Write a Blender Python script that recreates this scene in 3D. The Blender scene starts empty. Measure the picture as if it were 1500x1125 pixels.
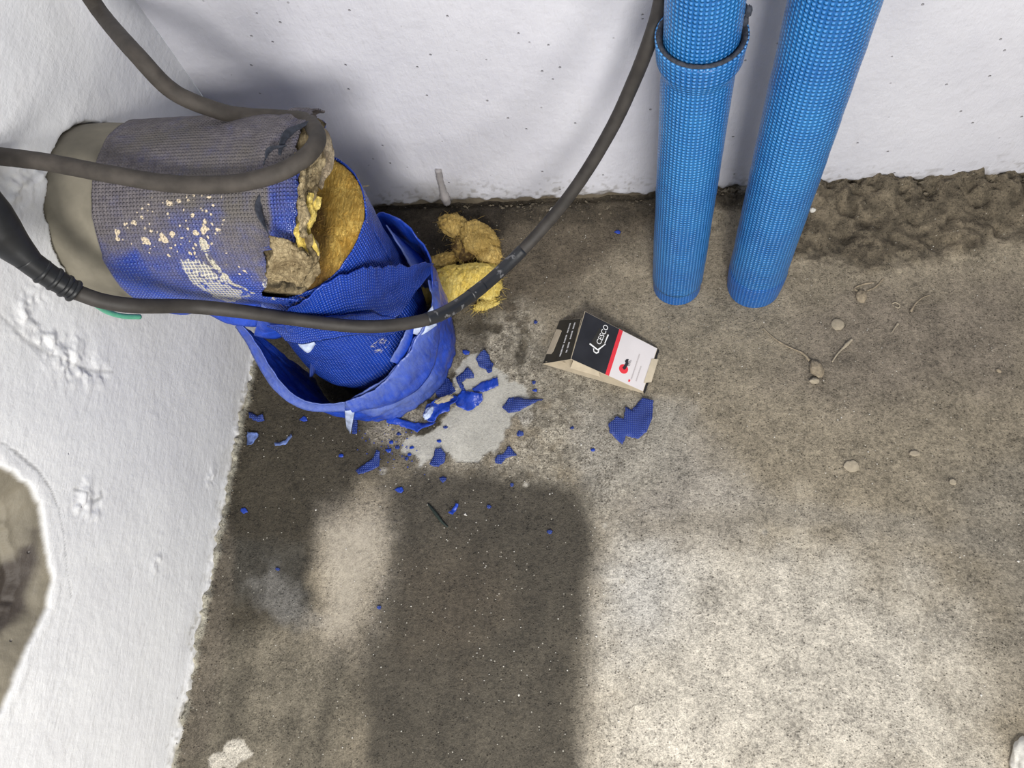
import bpy, bmesh, math, random
import numpy as np
from mathutils import Vector, Matrix

# ------------------------------------------------------------------ camera
F = 1127.0; H = 1.2
_d = np.array([180., 470., F]); _d /= np.linalg.norm(_d)
_n = np.cross([-190., -257., F], [750., -294., F])
_X = np.cross(_n, _d); _X /= np.linalg.norm(_X)
if _X[0] < 0: _X = -_X
_Y = np.cross(-_d, _X)
R = np.array([_X, _Y, -_d])            # world axes in camera coordinates (x right, y down, z forward)
C = np.array([0., 0., H])
YW = 0.865; XW = -0.684                # back wall and left wall planes
cam_data = bpy.data.cameras.new('camera'); cam = bpy.data.objects.new('camera', cam_data)
bpy.context.scene.collection.objects.link(cam); bpy.context.scene.camera = cam
cam_data.sensor_fit = 'HORIZONTAL'; cam_data.sensor_width = 36.0; cam_data.lens = 36.0 * F / 1500.0
cam_data.clip_start = 0.01; cam_data.clip_end = 50
m3 = Matrix([[R[i][0], -R[i][1], -R[i][2]] for i in range(3)])
cam.matrix_world = Matrix.Translation((0, 0, H)) @ m3.to_4x4()

# ------------------------------------------------------------------ light
sc = bpy.context.scene
sc.view_settings.view_transform = 'Standard'; sc.view_settings.look = 'None'
sc.view_settings.gamma = 1.0; sc.view_settings.exposure = 0.0
sc.view_settings.use_curve_mapping = False
world = bpy.data.worlds.new('world'); sc.world = world; world.use_nodes = True
bg = world.node_tree.nodes['Background']; bg.inputs[0].default_value = (0.86, 0.92, 1.0, 1); bg.inputs[1].default_value = 0.33
def area(name, loc, target, size, power, col):
    l = bpy.data.lights.new(name, 'AREA'); l.shape = 'SQUARE'; l.size = size; l.energy = power; l.color = col
    o = bpy.data.objects.new(name, l); sc.collection.objects.link(o); o.location = loc
    o.rotation_euler = (Vector(target) - Vector(loc)).to_track_quat('-Z', 'Y').to_euler(); return o
area('window_light', (0.15, -1.30, 1.95), (-0.25, 0.35, 0.0), 0.42, 50, (1.0, 0.97, 0.92))
area('fill_light', (0.50, -1.02, 0.82), (-0.68, -0.05, 0.25), 0.55, 20, (1.0, 0.97, 0.92))  # added fill lamp to brighten the left wall, no such source seen

# ------------------------------------------------------------------ helpers
rng = np.random.default_rng(7); random.seed(7)
def ray(px, py): return R @ np.array([px - 750., py - 562.5, F])
def pl(px, py, ax, val):
    r = ray(px, py); return C + r * ((val - C[ax]) / r[ax])
def fl(px, py, z=0.0): return pl(px, py, 2, z)
PCX, PCY = -0.447, 0.56                # axis of the thick vertical pipe
def cyl(px, py, r, cx=PCX, cy=PCY):
    v = ray(px, py); o = C[:2] - np.array([cx, cy]); a = v[:2] @ v[:2]; b = 2 * o @ v[:2]; c = o @ o - r * r
    D = max(0., b * b - 4 * a * c); return C + v * ((-b - math.sqrt(D)) / 2 / a)
def hash2(i, j, s):
    n = (i.astype(np.int64) * 374761393 + j.astype(np.int64) * 668265263 + s * 1442695041) & 0x7fffffff
    n = (n ^ (n >> 13)) * 1274126177 & 0x7fffffff
    n = (n ^ (n >> 16)) & 0xffff
    return n / 65535.0
def vnoise(x, y, s=0):
    xi = np.floor(x); yi = np.floor(y); fx = x - xi; fy = y - yi
    fx = fx * fx * (3 - 2 * fx); fy = fy * fy * (3 - 2 * fy)
    a = hash2(xi, yi, s); b = hash2(xi + 1, yi, s); c = hash2(xi, yi + 1, s); d = hash2(xi + 1, yi + 1, s)
    return (a * (1 - fx) + b * fx) * (1 - fy) + (c * (1 - fx) + d * fx) * fy * 1.0
def fbm(x, y, sc_, oct_=4, s=0):
    x = np.asarray(x, float) / sc_; y = np.asarray(y, float) / sc_; v = 0; a = .5; t = 0
    for k in range(oct_):
        v = v + a * vnoise(x, y, s + k * 17); t += a; a *= .5; x = x * 2.03 + 5.1; y = y * 2.03 + 1.7
    return v / t - .5                     # about -.5 .. .5
def sstep(a, b, x):
    t = np.clip((x - a) / (b - a), 0, 1); return t * t * (3 - 2 * t)
def sdpoly(x, y, P):
    """signed distance, positive inside"""
    P = np.asarray(P, float); n = len(P); d = np.full(x.shape, 1e9); ins = np.zeros(x.shape, bool)
    for i in range(n):
        a = P[i]; b = P[(i + 1) % n]; e = b - a; wx = x - a[0]; wy = y - a[1]
        t = np.clip((wx * e[0] + wy * e[1]) / (e @ e + 1e-12), 0, 1)
        d = np.minimum(d, (wx - e[0] * t) ** 2 + (wy - e[1] * t) ** 2)
        c = (a[1] > y) != (b[1] > y)
        if abs(e[1]) > 1e-12:
            ins ^= c & (x < e[0] * (y - a[1]) / e[1] + a[0])
    d = np.sqrt(d); return np.where(ins, d, -d)
def link(name, me, mat, parent=None, label=None, cat=None, group=None, kind=None):
    o = bpy.data.objects.new(name, me); sc.collection.objects.link(o)
    if mat is not None: me.materials.append(mat)
    if parent is not None: o.parent = parent
    tag(o, label, cat, group, kind); return o
def tag(o, label=None, cat=None, group=None, kind=None):
    for k, v in (('label', label), ('category', cat), ('group', group), ('kind', kind)):
        if v: o[k] = v
    return o
def empty(name, loc, label, cat, group=None):
    o = bpy.data.objects.new(name, None); sc.collection.objects.link(o); o.location = loc
    o.empty_display_size = .02; tag(o, label, cat, group); bpy.context.view_layer.update() if False else None
    return o
def mesh(name, verts, faces, uv=None, smooth=True, attrs=None, org=None):
    v = np.asarray(verts, float)
    if org is not None: v = v - np.asarray(org)
    me = bpy.data.meshes.new(name); me.from_pydata(v.tolist(), [], [list(map(int, f)) for f in faces])
    if smooth: me.polygons.foreach_set('use_smooth', [True] * len(me.polygons))
    if uv is not None:
        l = me.uv_layers.new(name='uv'); idx = np.empty(len(me.loops), int); me.loops.foreach_get('vertex_index', idx)
        l.data.foreach_set('uv', np.asarray(uv, float)[idx].ravel())
    for k, a in (attrs or {}).items():
        a = np.asarray(a, float)
        if a.ndim == 1:
            at = me.attributes.new(k, 'FLOAT', 'POINT'); at.data.foreach_set('value', a)
        else:
            at = me.attributes.new(k, 'FLOAT_COLOR', 'POINT'); at.data.foreach_set('color', np.c_[a, np.ones(len(a))].ravel())
    me.update(); return me
def gridfaces(nu, nv, wrap=False):
    """nu rows of nv points"""
    i, j = np.meshgrid(np.arange(nu - 1), np.arange(nv if wrap else nv - 1), indexing='ij')
    j2 = (j + 1) % nv
    return np.stack([i * nv + j, i * nv + j2, (i + 1) * nv + j2, (i + 1) * nv + j], -1).reshape(-1, 4)
def solid(o, th, off=0):
    m = o.modifiers.new('thickness', 'SOLIDIFY'); m.thickness = th; m.offset = off; return o
def cr(P, n):
    """Catmull-Rom through points, n samples"""
    P = np.asarray(P, float); L = np.r_[0, np.cumsum(np.linalg.norm(np.diff(P, axis=0), axis=1))]
    Q = np.vstack([2 * P[0] - P[1], P, 2 * P[-1] - P[-2]]); t = np.linspace(0, L[-1], n); out = []
    for s in t:
        i = min(max(int(np.searchsorted(L, s) - 1), 0), len(P) - 2); u = (s - L[i]) / (L[i + 1] - L[i] + 1e-12)
        a, b, c, d = Q[i], Q[i + 1], Q[i + 2], Q[i + 3]
        out.append(.5 * (2 * b + (c - a) * u + (2 * a - 5 * b + 4 * c - d) * u * u + (3 * b - a - 3 * c + d) * u ** 3))
    return np.array(out)
def tube(name, P, rad, mat, parent=None, n=80, seg=14, caps=True, bump=0, org=None, **kw):
    C_ = cr(P, n); T = np.gradient(C_, axis=0); T /= np.linalg.norm(T, axis=1)[:, None]
    N = np.cross(T[0], [0.13, .2, 1]); N /= np.linalg.norm(N); V = []; uv = []
    rad = np.interp(np.linspace(0, 1, n), np.linspace(0, 1, len(rad)), rad) if hasattr(rad, '__len__') else np.full(n, rad)
    L = np.r_[0, np.cumsum(np.linalg.norm(np.diff(C_, axis=0), axis=1))]
    for i in range(n):
        N = N - T[i] * (N @ T[i]); N /= np.linalg.norm(N); B = np.cross(T[i], N)
        for k in range(seg):
            a = 2 * math.pi * k / seg; r = rad[i] * (1 + bump * (random.random() - .5))
            V.append(C_[i] + r * (math.cos(a) * N + math.sin(a) * B)); uv.append((rad[i] * a, L[i]))
    f = gridfaces(n, seg, True).tolist()
    if caps:
        for e in (0, n - 1):
            V.append(C_[e]); uv.append((0, L[e])); c = len(V) - 1
            f += [[c, e * seg + (k + 1) % seg, e * seg + k] if e == 0 else [c, e * seg + k, e * seg + (k + 1) % seg] for k in range(seg)]
    return link(name, mesh(name, V, f, uv, org=org), mat, parent, **kw)

# ------------------------------------------------------------------ material helpers
class NT:
    def __init__(s, name, rough=.6, bump=None, spec=.5):
        s.m = bpy.data.materials.new(name); s.m.use_nodes = True; s.t = s.m.node_tree; s.n = s.t.nodes
        s.b = s.n['Principled BSDF']; s.b.inputs['Roughness'].default_value = rough
        s.b.inputs['Specular IOR Level'].default_value = spec
    def new(s, typ, **k):
        n = s.n.new(typ)
        for a, v in k.items(): setattr(n, a, v)
        return n
    def put(s, sock, v):
        if isinstance(v, bpy.types.NodeSocket): s.t.links.new(v, sock)
        elif v is not None:
            if hasattr(v, '__len__') and len(v) == 3 and sock.type == 'RGBA': v = (*v, 1)
            sock.default_value = v
    def coord(s, w='Object'): return s.new('ShaderNodeTexCoord').outputs[w]
    def attr(s, name, col=False):
        n = s.new('ShaderNodeAttribute', attribute_name=name); return n.outputs['Color' if col else 'Fac']
    def noise(s, scale, detail=4, rough=.55, vec=None, dist=0):
        n = s.new('ShaderNodeTexNoise'); n.inputs['Scale'].default_value = scale; n.inputs['Detail'].default_value = detail
        n.inputs['Roughness'].default_value = rough; n.inputs['Distortion'].default_value = dist
        s.put(n.inputs['Vector'], vec if vec is not None else s.coord()); return n.outputs['Fac']
    def voro(s, scale, vec=None, feature='F1', rnd=1, out='Distance'):
        n = s.new('ShaderNodeTexVoronoi', feature=feature); n.inputs['Scale'].default_value = scale
        n.inputs['Randomness'].default_value = rnd
        s.put(n.inputs['Vector'], vec if vec is not None else s.coord()); return n.outputs[out]
    def math(s, op, a, b=None, clamp=False):
        n = s.new('ShaderNodeMath', operation=op, use_clamp=clamp); s.put(n.inputs[0], a)
        if b is not None: s.put(n.inputs[1], b)
        return n.outputs[0]
    def ramp(s, v, a, b, lo=0., hi=1., interp='SMOOTHSTEP'):
        n = s.new('ShaderNodeMapRange', interpolation_type=interp); s.put(n.inputs['Value'], v)
        n.inputs['From Min'].default_value = a; n.inputs['From Max'].default_value = b
        n.inputs['To Min'].default_value = lo; n.inputs['To Max'].default_value = hi; return n.outputs['Result']
    def mix(s, f, a, b, blend='MIX'):
        n = s.new('ShaderNodeMix', data_type='RGBA', blend_type=blend); s.put(n.inputs[0], f); s.put(n.inputs[6], a); s.put(n.inputs[7], b)
        return n.outputs[2]
    def bump(s, h, dist, strength=1, nrm=None):
        n = s.new('ShaderNodeBump'); s.put(n.inputs['Height'], h); n.inputs['Distance'].default_value = dist
        n.inputs['Strength'].default_value = strength
        if nrm is not None: s.put(n.inputs['Normal'], nrm)
        return n.outputs[0]
    def done(s, col=None, rough=None, nrm=None):
        if col is not None: s.put(s.b.inputs['Base Color'], col)
        if rough is not None: s.put(s.b.inputs['Roughness'], rough)
        if nrm is not None: s.put(s.b.inputs['Normal'], nrm)
        return s.m
def plain(name, col, rough=.6, var=.25, scale=60, bumpd=.0005, spec=.4):
    t = NT(name, rough, spec=spec); n = t.noise(scale, 5)
    c = t.mix(t.ramp(n, .25, .75), tuple(x * (1 - var) for x in col), tuple(min(1, x * (1 + var)) for x in col))
    return t.done(c, None, t.bump(n, bumpd))

# concrete floor
t = NT('concrete', .8, spec=.35)
st = t.attr('stain', True); wet = t.attr('wet'); grit = t.attr('grit')
g1 = t.noise(420, 6, .7); g2 = t.noise(130, 5, .7); g3 = t.noise(22, 5, .6)
k = t.math('ADD', t.math('MULTIPLY', g1, .95), t.math('MULTIPLY', g2, .75)); k = t.math('ADD', k, t.math('MULTIPLY', g3, .5))
k = t.ramp(k, .84, 1.36, .30, 1.75, 'LINEAR')
kk = t.mix(grit, (1, 1, 1), k); col = t.mix(1.0, st, kk, 'MULTIPLY')
spn = t.noise(300, 4, .75); spm = t.math('MULTIPLY', t.attr('speck'), t.ramp(spn, .50, .58)); col = t.mix(t.math('MULTIPLY', spm, .8), col, (.075, .062, .045))
vd = t.voro(170); vc = t.voro(170, out='Color'); sep = t.new('ShaderNodeSeparateColor'); t.put(sep.inputs[0], vc)
spk = t.math('MULTIPLY', t.ramp(vd, .22, .12), t.math('GREATER_THAN', sep.outputs[0], .93))
col = t.mix(t.math('MULTIPLY', spk, .75), col, (.50, .47, .40))
vd2 = t.voro(260); vc2 = t.voro(260, out='Color'); sep2 = t.new('ShaderNodeSeparateColor'); t.put(sep2.inputs[0], vc2)
pit = t.math('MULTIPLY', t.ramp(vd2, .38, .15), t.math('GREATER_THAN', sep2.outputs[0], .80)); pit = t.math('MULTIPLY', pit, grit)
col = t.mix(t.math('MULTIPLY', pit, .6), col, t.mix(1.0, col, (.38, .36, .33), 'MULTIPLY'))
h = t.math('SUBTRACT', t.math('ADD', t.math('MULTIPLY', g1, .6), t.math('MULTIPLY', g2, 1.0)), t.math('MULTIPLY', pit, .45))
h = t.math('MULTIPLY', h, grit)
M_concrete = t.done(col, t.ramp(wet, 0, 1, .85, .55), t.bump(h, .0030, 1.0))

# white painted plaster: stain attribute tells dirt / bare concrete
def plaster(name, white, edge):
    t = NT(name, .62, spec=.35)
    st = t.attr('stain', True); n1 = t.noise(9, 5, .6); n2 = t.noise(70, 5, .6)
    c = t.mix(t.ramp(n1, .35, .7), st, t.mix(1.0, st, (.93, .93, .94), 'MULTIPLY'))
    mp = t.new('ShaderNodeMapping'); t.put(mp.inputs[0], t.coord()); mp.inputs['Scale'].default_value = (1, 1, .25) if name == 'wall_paint_back' else (1, .3, 1)
    mp.inputs['Rotation'].default_value = (.5, .4, .3)
    br = t.noise(130, 3, .6, mp.outputs[0]); br2 = t.noise(38, 4, .6, mp.outputs[0])
    vd = t.voro(75); vc = t.voro(75, out='Color'); sp = t.new('ShaderNodeSeparateColor'); t.put(sp.inputs[0], vc)
    pit = t.math('MULTIPLY', t.ramp(vd, .17, .06), t.math('GREATER_THAN', sp.outputs[0], .90))
    vd2 = t.voro(28); vc2 = t.voro(28, out='Color'); sp2 = t.new('ShaderNodeSeparateColor'); t.put(sp2.inputs[0], vc2)
    pit2 = t.math('MULTIPLY', t.ramp(vd2, .075, .03), t.math('GREATER_THAN', sp2.outputs[0], .88))
    c = t.mix(t.math('MULTIPLY', t.math('MAXIMUM', pit, pit2), .55), c, (.16, .15, .15))
    c = t.mix(t.math('MULTIPLY', t.ramp(br2, .60, .72), .12), c, (.45, .43, .42))
    h = t.math('ADD', t.math('MULTIPLY', br, .45), t.math('MULTIPLY', n2, .5)); h = t.math('ADD', h, t.math('MULTIPLY', n1, .8))
    h = t.math('SUBTRACT', h, t.math('MULTIPLY', pit, .7))
    return t.done(c, None, t.bump(h, .0030 if name == 'wall_paint_back' else .0022))
M_back = plaster('wall_paint_back', None, None); M_left = plaster('wall_paint_left', None, None)

# blue embossed sheeting
def embossed(name, base, dark, pitch=.005, dist=.0009, rough=.38, dusty=False, hexa=True, contrast=(.60, .66, .76)):
    t = NT(name, rough, spec=.5)
    uv = t.coord('UV'); sx = t.new('ShaderNodeSeparateXYZ'); t.put(sx.inputs[0], uv)
    u = t.math('MULTIPLY', sx.outputs[0], 2 * math.pi / pitch); v = t.math('MULTIPLY', sx.outputs[1], 2 * math.pi / pitch)
    if hexa: a = t.math('MULTIPLY', t.math('SINE', t.math('MULTIPLY', u, .5)), t.math('SINE', t.math('MULTIPLY', v, .5))); a = t.math('ABSOLUTE', a)
    h = t.ramp(a, .15, .95)
    n = t.noise(14, 4); n2 = t.noise(120, 4)
    c = t.mix(t.ramp(n, .3, .7), dark, base)
    c = t.mix(t.ramp(h, 0, .5), t.mix(1.0, c, contrast, 'MULTIPLY'), c)  # shade of the embossed dips put into the colour
    c = t.mix(t.math('MULTIPLY', t.ramp(h, .7, 1.), .10), c, (.45, .62, .85))  # sheen on the dot tops put into the colour
    r = None
    if dusty:
        du = t.attr('dust'); ds = t.math('ADD', du, t.math('MULTIPLY', t.math('SUBTRACT', t.noise(45, 7, .7), .5), .9))
        ds = t.ramp(ds, .2, 1.05); dn = t.mix(t.ramp(n2, .3, .7), (.115, .100, .092), (.175, .155, .142)); dn = t.mix(t.ramp(t.noise(9, 4), .4, .7), dn, (.13, .115, .085))
        c = t.mix(t.math('MULTIPLY', ds, .93), c, dn)
        sc_ = t.attr('scuff'); sf = t.ramp(t.math('ADD', sc_, t.math('MULTIPLY', t.math('SUBTRACT', n2, .5), 1.6)), .45, .6)
        sf = t.math('MULTIPLY', sf, t.ramp(h, .85, .2, .25, 1.))
        c = t.mix(t.math('MULTIPLY', sf, .85), c, (.60, .57, .47))
        sm = t.attr('smear'); sf2 = t.ramp(t.math('ADD', sm, t.math('MULTIPLY', t.math('SUBTRACT', n2, .5), .9)), .45, .62)
        c = t.mix(t.math('MULTIPLY', sf2, .9), c, (.58, .54, .42))
        sp = t.attr('splat')
        for scl, th, thr in ((150, .30, .40), (70, .28, .52), (36, .22, .72)):
            vd = t.voro(scl, dist_vec(t)); vc = t.voro(scl, dist_vec(t), out='Color'); ss = t.new('ShaderNodeSeparateColor'); t.put(ss.inputs[0], vc)
            mk = t.math('MULTIPLY', t.ramp(vd, th, th * .8), t.math('GREATER_THAN', t.math('MULTIPLY', ss.outputs[0], sp), thr))
            c = t.mix(mk, c, (.62, .52, .38))
        r = t.ramp(ds, 0, 1, rough, .9)
    hh = t.math('ADD', h, t.math('MULTIPLY', n2, .6))
    return t.done(c, r, t.bump(hh, dist))
def dist_vec(t):
    if not hasattr(t, 'dv'):
        n = t.new('ShaderNodeTexNoise'); n.inputs['Scale'].default_value = 60; t.put(n.inputs['Vector'], t.coord())
        vm = t.new('ShaderNodeVectorMath', operation='MULTIPLY_ADD'); t.put(vm.inputs[0], n.outputs['Color']); vm.inputs[1].default_value = (.012,) * 3; t.put(vm.inputs[2], t.coord())
        t.dv = vm.outputs[0]
    return t.dv
M_pipe = embossed('blue_mesh_jacket', (.034, .25, .60), (.018, .175, .50), .0054, .0017, .30, contrast=(.38, .50, .60))
M_pipe_end = embossed('blue_mesh_end', (.014, .16, .50), (.010, .12, .42), .0054, .0014, .34)
M_jacket = embossed('blue_torn_jacket', (.015, .072, .50), (.010, .045, .33), .0044, .0018, .22, dusty=True)
def sheet(name, base, dark, rough, pale=(.35, .45, .75), palefac=.35):
    t = NT(name, rough); n = t.noise(30, 6, .65, dist=.6); n2 = t.noise(160, 4)
    mp = t.new('ShaderNodeMapping'); t.put(mp.inputs[0], t.coord()); mp.inputs['Scale'].default_value = (1, 1, .2)
    st = t.noise(180, 3, .6, mp.outputs[0])
    c = t.mix(t.ramp(n, .3, .7), dark, base); p = t.attr('pale')
    c = t.mix(t.math('MULTIPLY', t.ramp(t.math('ADD', p, t.math('MULTIPLY', t.math('SUBTRACT', st, .5), .8)), .2, 1.0), palefac), c, pale)
    h = t.math('ADD', t.math('MULTIPLY', n, 1.5), t.math('ADD', t.math('MULTIPLY', n2, .4), t.math('MULTIPLY', st, .5)))
    return t.done(c, None, t.bump(h, .0016))
M_sheet = sheet('blue_jacket_sheet', (.014, .062, .47), (.008, .034, .27), .30, (.15, .20, .42), .62)
M_scrap = embossed('blue_scrap_sheet', (.020, .050, .28), (.012, .032, .19), .0034, .0009, .40, contrast=(.74, .78, .86))
M_palescrap = plain('pale_blue_sheet', (.10, .15, .36), .5, .5, 90)
M_paleflap = plain('pale_torn_skin', (.36, .42, .58), .5, .35, 80)

def wool(name, c1, c2, c3, scale=38):
    t = NT(name, .95, spec=.1)
    mp = t.new('ShaderNodeMapping'); t.put(mp.inputs[0], t.coord()); mp.inputs['Rotation'].default_value = (.4, .9, .5); mp.inputs['Scale'].default_value = (1, .22, 1)
    n = t.noise(scale, 6, .65, dist=.8); f = t.noise(260, 4, .7, mp.outputs[0], 1.2); d = t.attr('dirt_shade')
    c = t.mix(t.ramp(n, .3, .68), c2, c1); c = t.mix(t.ramp(f, .42, .68, 0, .8), c, c2)
    c = t.mix(t.ramp(t.math('ADD', d, t.math('SUBTRACT', n, .5)), .25, .9), c, c3)
    h = t.math('ADD', t.math('MULTIPLY', f, 1.5), n); return t.done(c, None, t.bump(h, .0045))
M_gold = wool('golden_wool', (.72, .50, .14), (.48, .27, .05), (.16, .09, .03))
M_tan = wool('dirty_wool', (.62, .50, .30), (.22, .165, .09), (.05, .042, .03))  # crumple shadows and highlights put into the dark and light wool tones
M_strand = wool('pale_wool_skin', (.50, .42, .30), (.36, .28, .19), (.16, .11, .08))
M_straw = wool('straw_wool', (.98, .80, .28), (.86, .62, .13), (.45, .28, .08))
M_brownwool = wool('brown_wool', (.82, .60, .22), (.56, .37, .11), (.12, .075, .035))
M_rubber = plain('grey_rubber', (.034, .030, .027), .62, .3, 45, .0004)
M_rubber_dust = plain('dusty_rubber', (.048, .041, .035), .75, .28, 60, .0006)
M_black = plain('black_plastic', (.012, .013, .015), .42, .3, 60, .0003)
def tape_mat():
    t = NT('black_tape', .4); n = t.noise(75, 3); return t.done(t.mix(t.ramp(n, .60, .64), (.016, .017, .02), (.13, .13, .135)), None, t.bump(n, .0004))
M_tape = tape_mat()
M_green = plain('green_wire_skin', (.10, .36, .24), .5, .2, 60)
M_collar = plain('bare_mortar', (.185, .168, .130), .85, .18, 30, .0012)
M_dark = plain('dark_gap', (.02, .02, .022), .8, .3, 40)
M_foam = plain('foam_edge', (.035, .040, .055), .85, .4, 220, .0009)
M_mud = plain('dried_mud', (.25, .205, .145), .9, .35, 160, .0012)
M_mudpale = plain('pale_splash', (.32, .275, .205), .9, .2, 120, .0006)
M_stone = plain('white_plaster_bit', (.62, .60, .55), .85, .15, 80, .002)
M_card = plain('card_inside', (.50, .43, .32), .85, .10, 60, .0002)
M_cardblack = plain('card_black_print', (.018, .018, .022), .5, .25, 30, .0001)
M_cardbrown = plain('card_charcoal_print', (.030, .028, .024), .5, .25, 30, .0001)
M_cardwhite = plain('card_white_print', (.64, .60, .60), .5, .03, 30, .0001)
M_red = plain('red_print', (.66, .035, .05), .5, .06, 30, .0001)
M_ink = plain('white_ink', (.78, .78, .78), .5, .05, 30, .0001)
M_greyink = plain('grey_ink', (.42, .38, .38), .5, .05, 30, .0001)
M_drip = plain('dry_paint_drip', (.33, .31, .31), .6, .15, 60, .001)

# ------------------------------------------------------------------ floor
def axis(lo, hi, a, b, step, n):
    return np.r_[np.linspace(lo, a, n)[:-1] if lo < a else [], np.arange(a, b, step), np.linspace(b, hi, n) if b < hi else [hi]]
def poly(pts): return [fl(*p)[:2] for p in pts]
xs = axis(XW - .03, 2.2, XW - .03, .82, .0027, 14); ys = axis(-1.8, YW + .02, -.2, YW + .02, .0027, 14)[:-1]; ys = np.r_[ys, YW + .02]
gy, gx = np.meshgrid(ys, xs, indexing='ij'); x = gx.ravel(); y = gy.ravel()
nb = fbm(x, y, .05, 5, 3); nbig = fbm(x, y, .22, 4, 9); nf = fbm(x, y, .012, 3, 21); nm = fbm(x, y, .024, 4, 31)
streak = fbm(x, y * .18, .03, 4, 41)
def msk(pts, soft, amp=.0, nz=None, off=0):
    sd = sdpoly(x, y, poly(pts)); n_ = nb if nz is None else nz
    return sstep(-soft, soft, sd + n_ * amp + off)
col = np.tile(np.array([.255, .218, .160]), (len(x), 1)) * (1 + .35 * nbig + .22 * nb)[:, None]
def lay(m, c, var=None):
    global col
    c = np.array(c)[None, :] * (1 + (var if var is not None else 0 * x))[:, None]
    col = col * (1 - m[:, None]) + c * m[:, None]
wetv = np.zeros(len(x)); grit = np.ones(len(x))
vv = .35 * nbig + .30 * nb + .12 * nf
lay(msk([(880, 760), (1010, 770), (1200, 800), (1420, 880), (1440, 1180), (840, 1180)], .10, .12), (.45, .415, .355), vv)  # floor brighter toward the camera, light painted into the colour
lay(msk([(870, 640), (1000, 620), (1090, 700), (1100, 790), (960, 800), (880, 740)], .05, .06), (.300, .272, .230), vv)
lay(msk([(890, 830), (960, 800), (1010, 850), (990, 930), (920, 960), (880, 900)], .05, .05), (.430, .410, .375), vv * .5)  # brightest core of the painted light
lay(msk([(1380, 700), (1560, 640), (1560, 1150), (1470, 1010), (1440, 880)], .06, .08), (.215, .190, .150), vv)  # right edge darkened, vignette painted into the colour
lay(msk([(1180, 440), (1500, 400), (1500, 560), (1300, 600), (1150, 560)], .06, .08), (.195, .165, .128), vv)
lay(.7 * msk([(930, 760), (1200, 740), (1500, 790), (1500, 815), (1200, 770), (930, 785)], .012, .03), (.235, .21, .17), vv)
# left damp area, by the pipe and down the left wall
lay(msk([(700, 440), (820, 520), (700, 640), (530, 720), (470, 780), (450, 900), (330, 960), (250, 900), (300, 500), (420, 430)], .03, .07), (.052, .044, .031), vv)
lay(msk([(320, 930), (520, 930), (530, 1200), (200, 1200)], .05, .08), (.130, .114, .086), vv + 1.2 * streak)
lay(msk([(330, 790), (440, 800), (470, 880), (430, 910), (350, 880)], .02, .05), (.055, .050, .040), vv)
lay(.38 * msk([(370, 850), (400, 835), (450, 880), (470, 915), (430, 925)], .022, .07, nm), (.26, .25, .235), vv)
lay(.8 * msk([(300, 760), (340, 760), (330, 960), (300, 1100), (262, 1120)], .012, .03), (.115, .098, .076), vv)
# dark strip along the back wall
lay(msk([(520, 250), (900, 270), (1000, 280), (960, 340), (860, 400), (740, 470), (640, 470), (560, 430)], .035, .07), (.120, .098, .070), vv)
lay(msk([(540, 270), (760, 275), (745, 335), (720, 360), (640, 420), (560, 400)], .02, .04), (.045, .036, .026), vv)
lay(msk([(740, 260), (1160, 270), (1160, 310), (1000, 318), (820, 335), (740, 330)], .012, .03), (.070, .057, .040), vv)
lay(msk([(1040, 270), (1560, 240), (1560, 330), (1420, 370), (1260, 395), (1150, 380)], .02, .06), (.110, .090, .062), vv * 2.2 + 1.2 * nf)
lay(msk([(1070, 268), (1160, 266), (1150, 290), (1080, 292)], .006, .03, nm), (.42, .39, .34), vv)
# speckled ground left of the box
sp_ = msk([(640, 480), (760, 450), (850, 540), (980, 600), (960, 700), (870, 760), (740, 720), (640, 690), (560, 650), (540, 600)], .035, .05)
n7 = fbm(x, y, .0075, 3, 47); lay(sp_ * sstep(-.16, .10, nm + .06), (.35, .315, .25), nb); lay(sp_ * .45 * sstep(.02, .14, n7 + .6 * nm), (.085, .070, .050)); speck = sp_ * (.6 + 1.2 * nb + 2 * nm); lay(.6 * msk([(640, 470), (720, 440), (700, 520), (650, 540)], .02, .03), (.07, .058, .04))
lay(msk([(845, 590), (1000, 590), (1000, 700), (880, 740), (840, 690)], .03, .05), (.31, .285, .24), vv)
speck = np.clip(speck + .5 * msk([(500, 600), (700, 640), (760, 720), (560, 720), (440, 700)], .04, .05), 0, 1)
# dark stain of moisture in front
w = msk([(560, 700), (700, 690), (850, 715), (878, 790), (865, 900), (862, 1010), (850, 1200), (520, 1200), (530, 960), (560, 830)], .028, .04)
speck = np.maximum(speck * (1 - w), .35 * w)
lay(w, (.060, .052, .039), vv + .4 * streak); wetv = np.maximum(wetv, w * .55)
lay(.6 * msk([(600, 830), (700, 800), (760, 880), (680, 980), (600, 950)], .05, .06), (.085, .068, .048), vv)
# light dry patch between the damp ones
lp = msk([(475, 775), (545, 752), (562, 790), (552, 840), (530, 885), (515, 925), (485, 925), (478, 860)], .026, .03)
lay(.95 * lp, (.47, .42, .335), vv * .5); grit = grit * (1 - .55 * lp)
lay(.5 * msk([(470, 740), (560, 720), (568, 850), (525, 960), (470, 960)], .035, .05), (.25, .22, .18), vv)
# pale cement powder
cp = np.maximum(msk([(655, 555), (690, 520), (720, 535), (745, 560), (768, 562), (772, 590), (752, 610), (745, 650), (715, 670), (672, 675), (645, 660), (618, 680), (595, 660), (600, 640), (628, 628), (660, 605), (680, 585)], .0024, .034, nm),
                msk([(678, 530), (706, 515), (732, 545), (712, 562), (684, 560)], .002, .028, nm))
speck = speck * (1 - cp)
lay(cp, (.405, .390, .345), nb * .25); grit = grit * (1 - .62 * cp)
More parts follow.
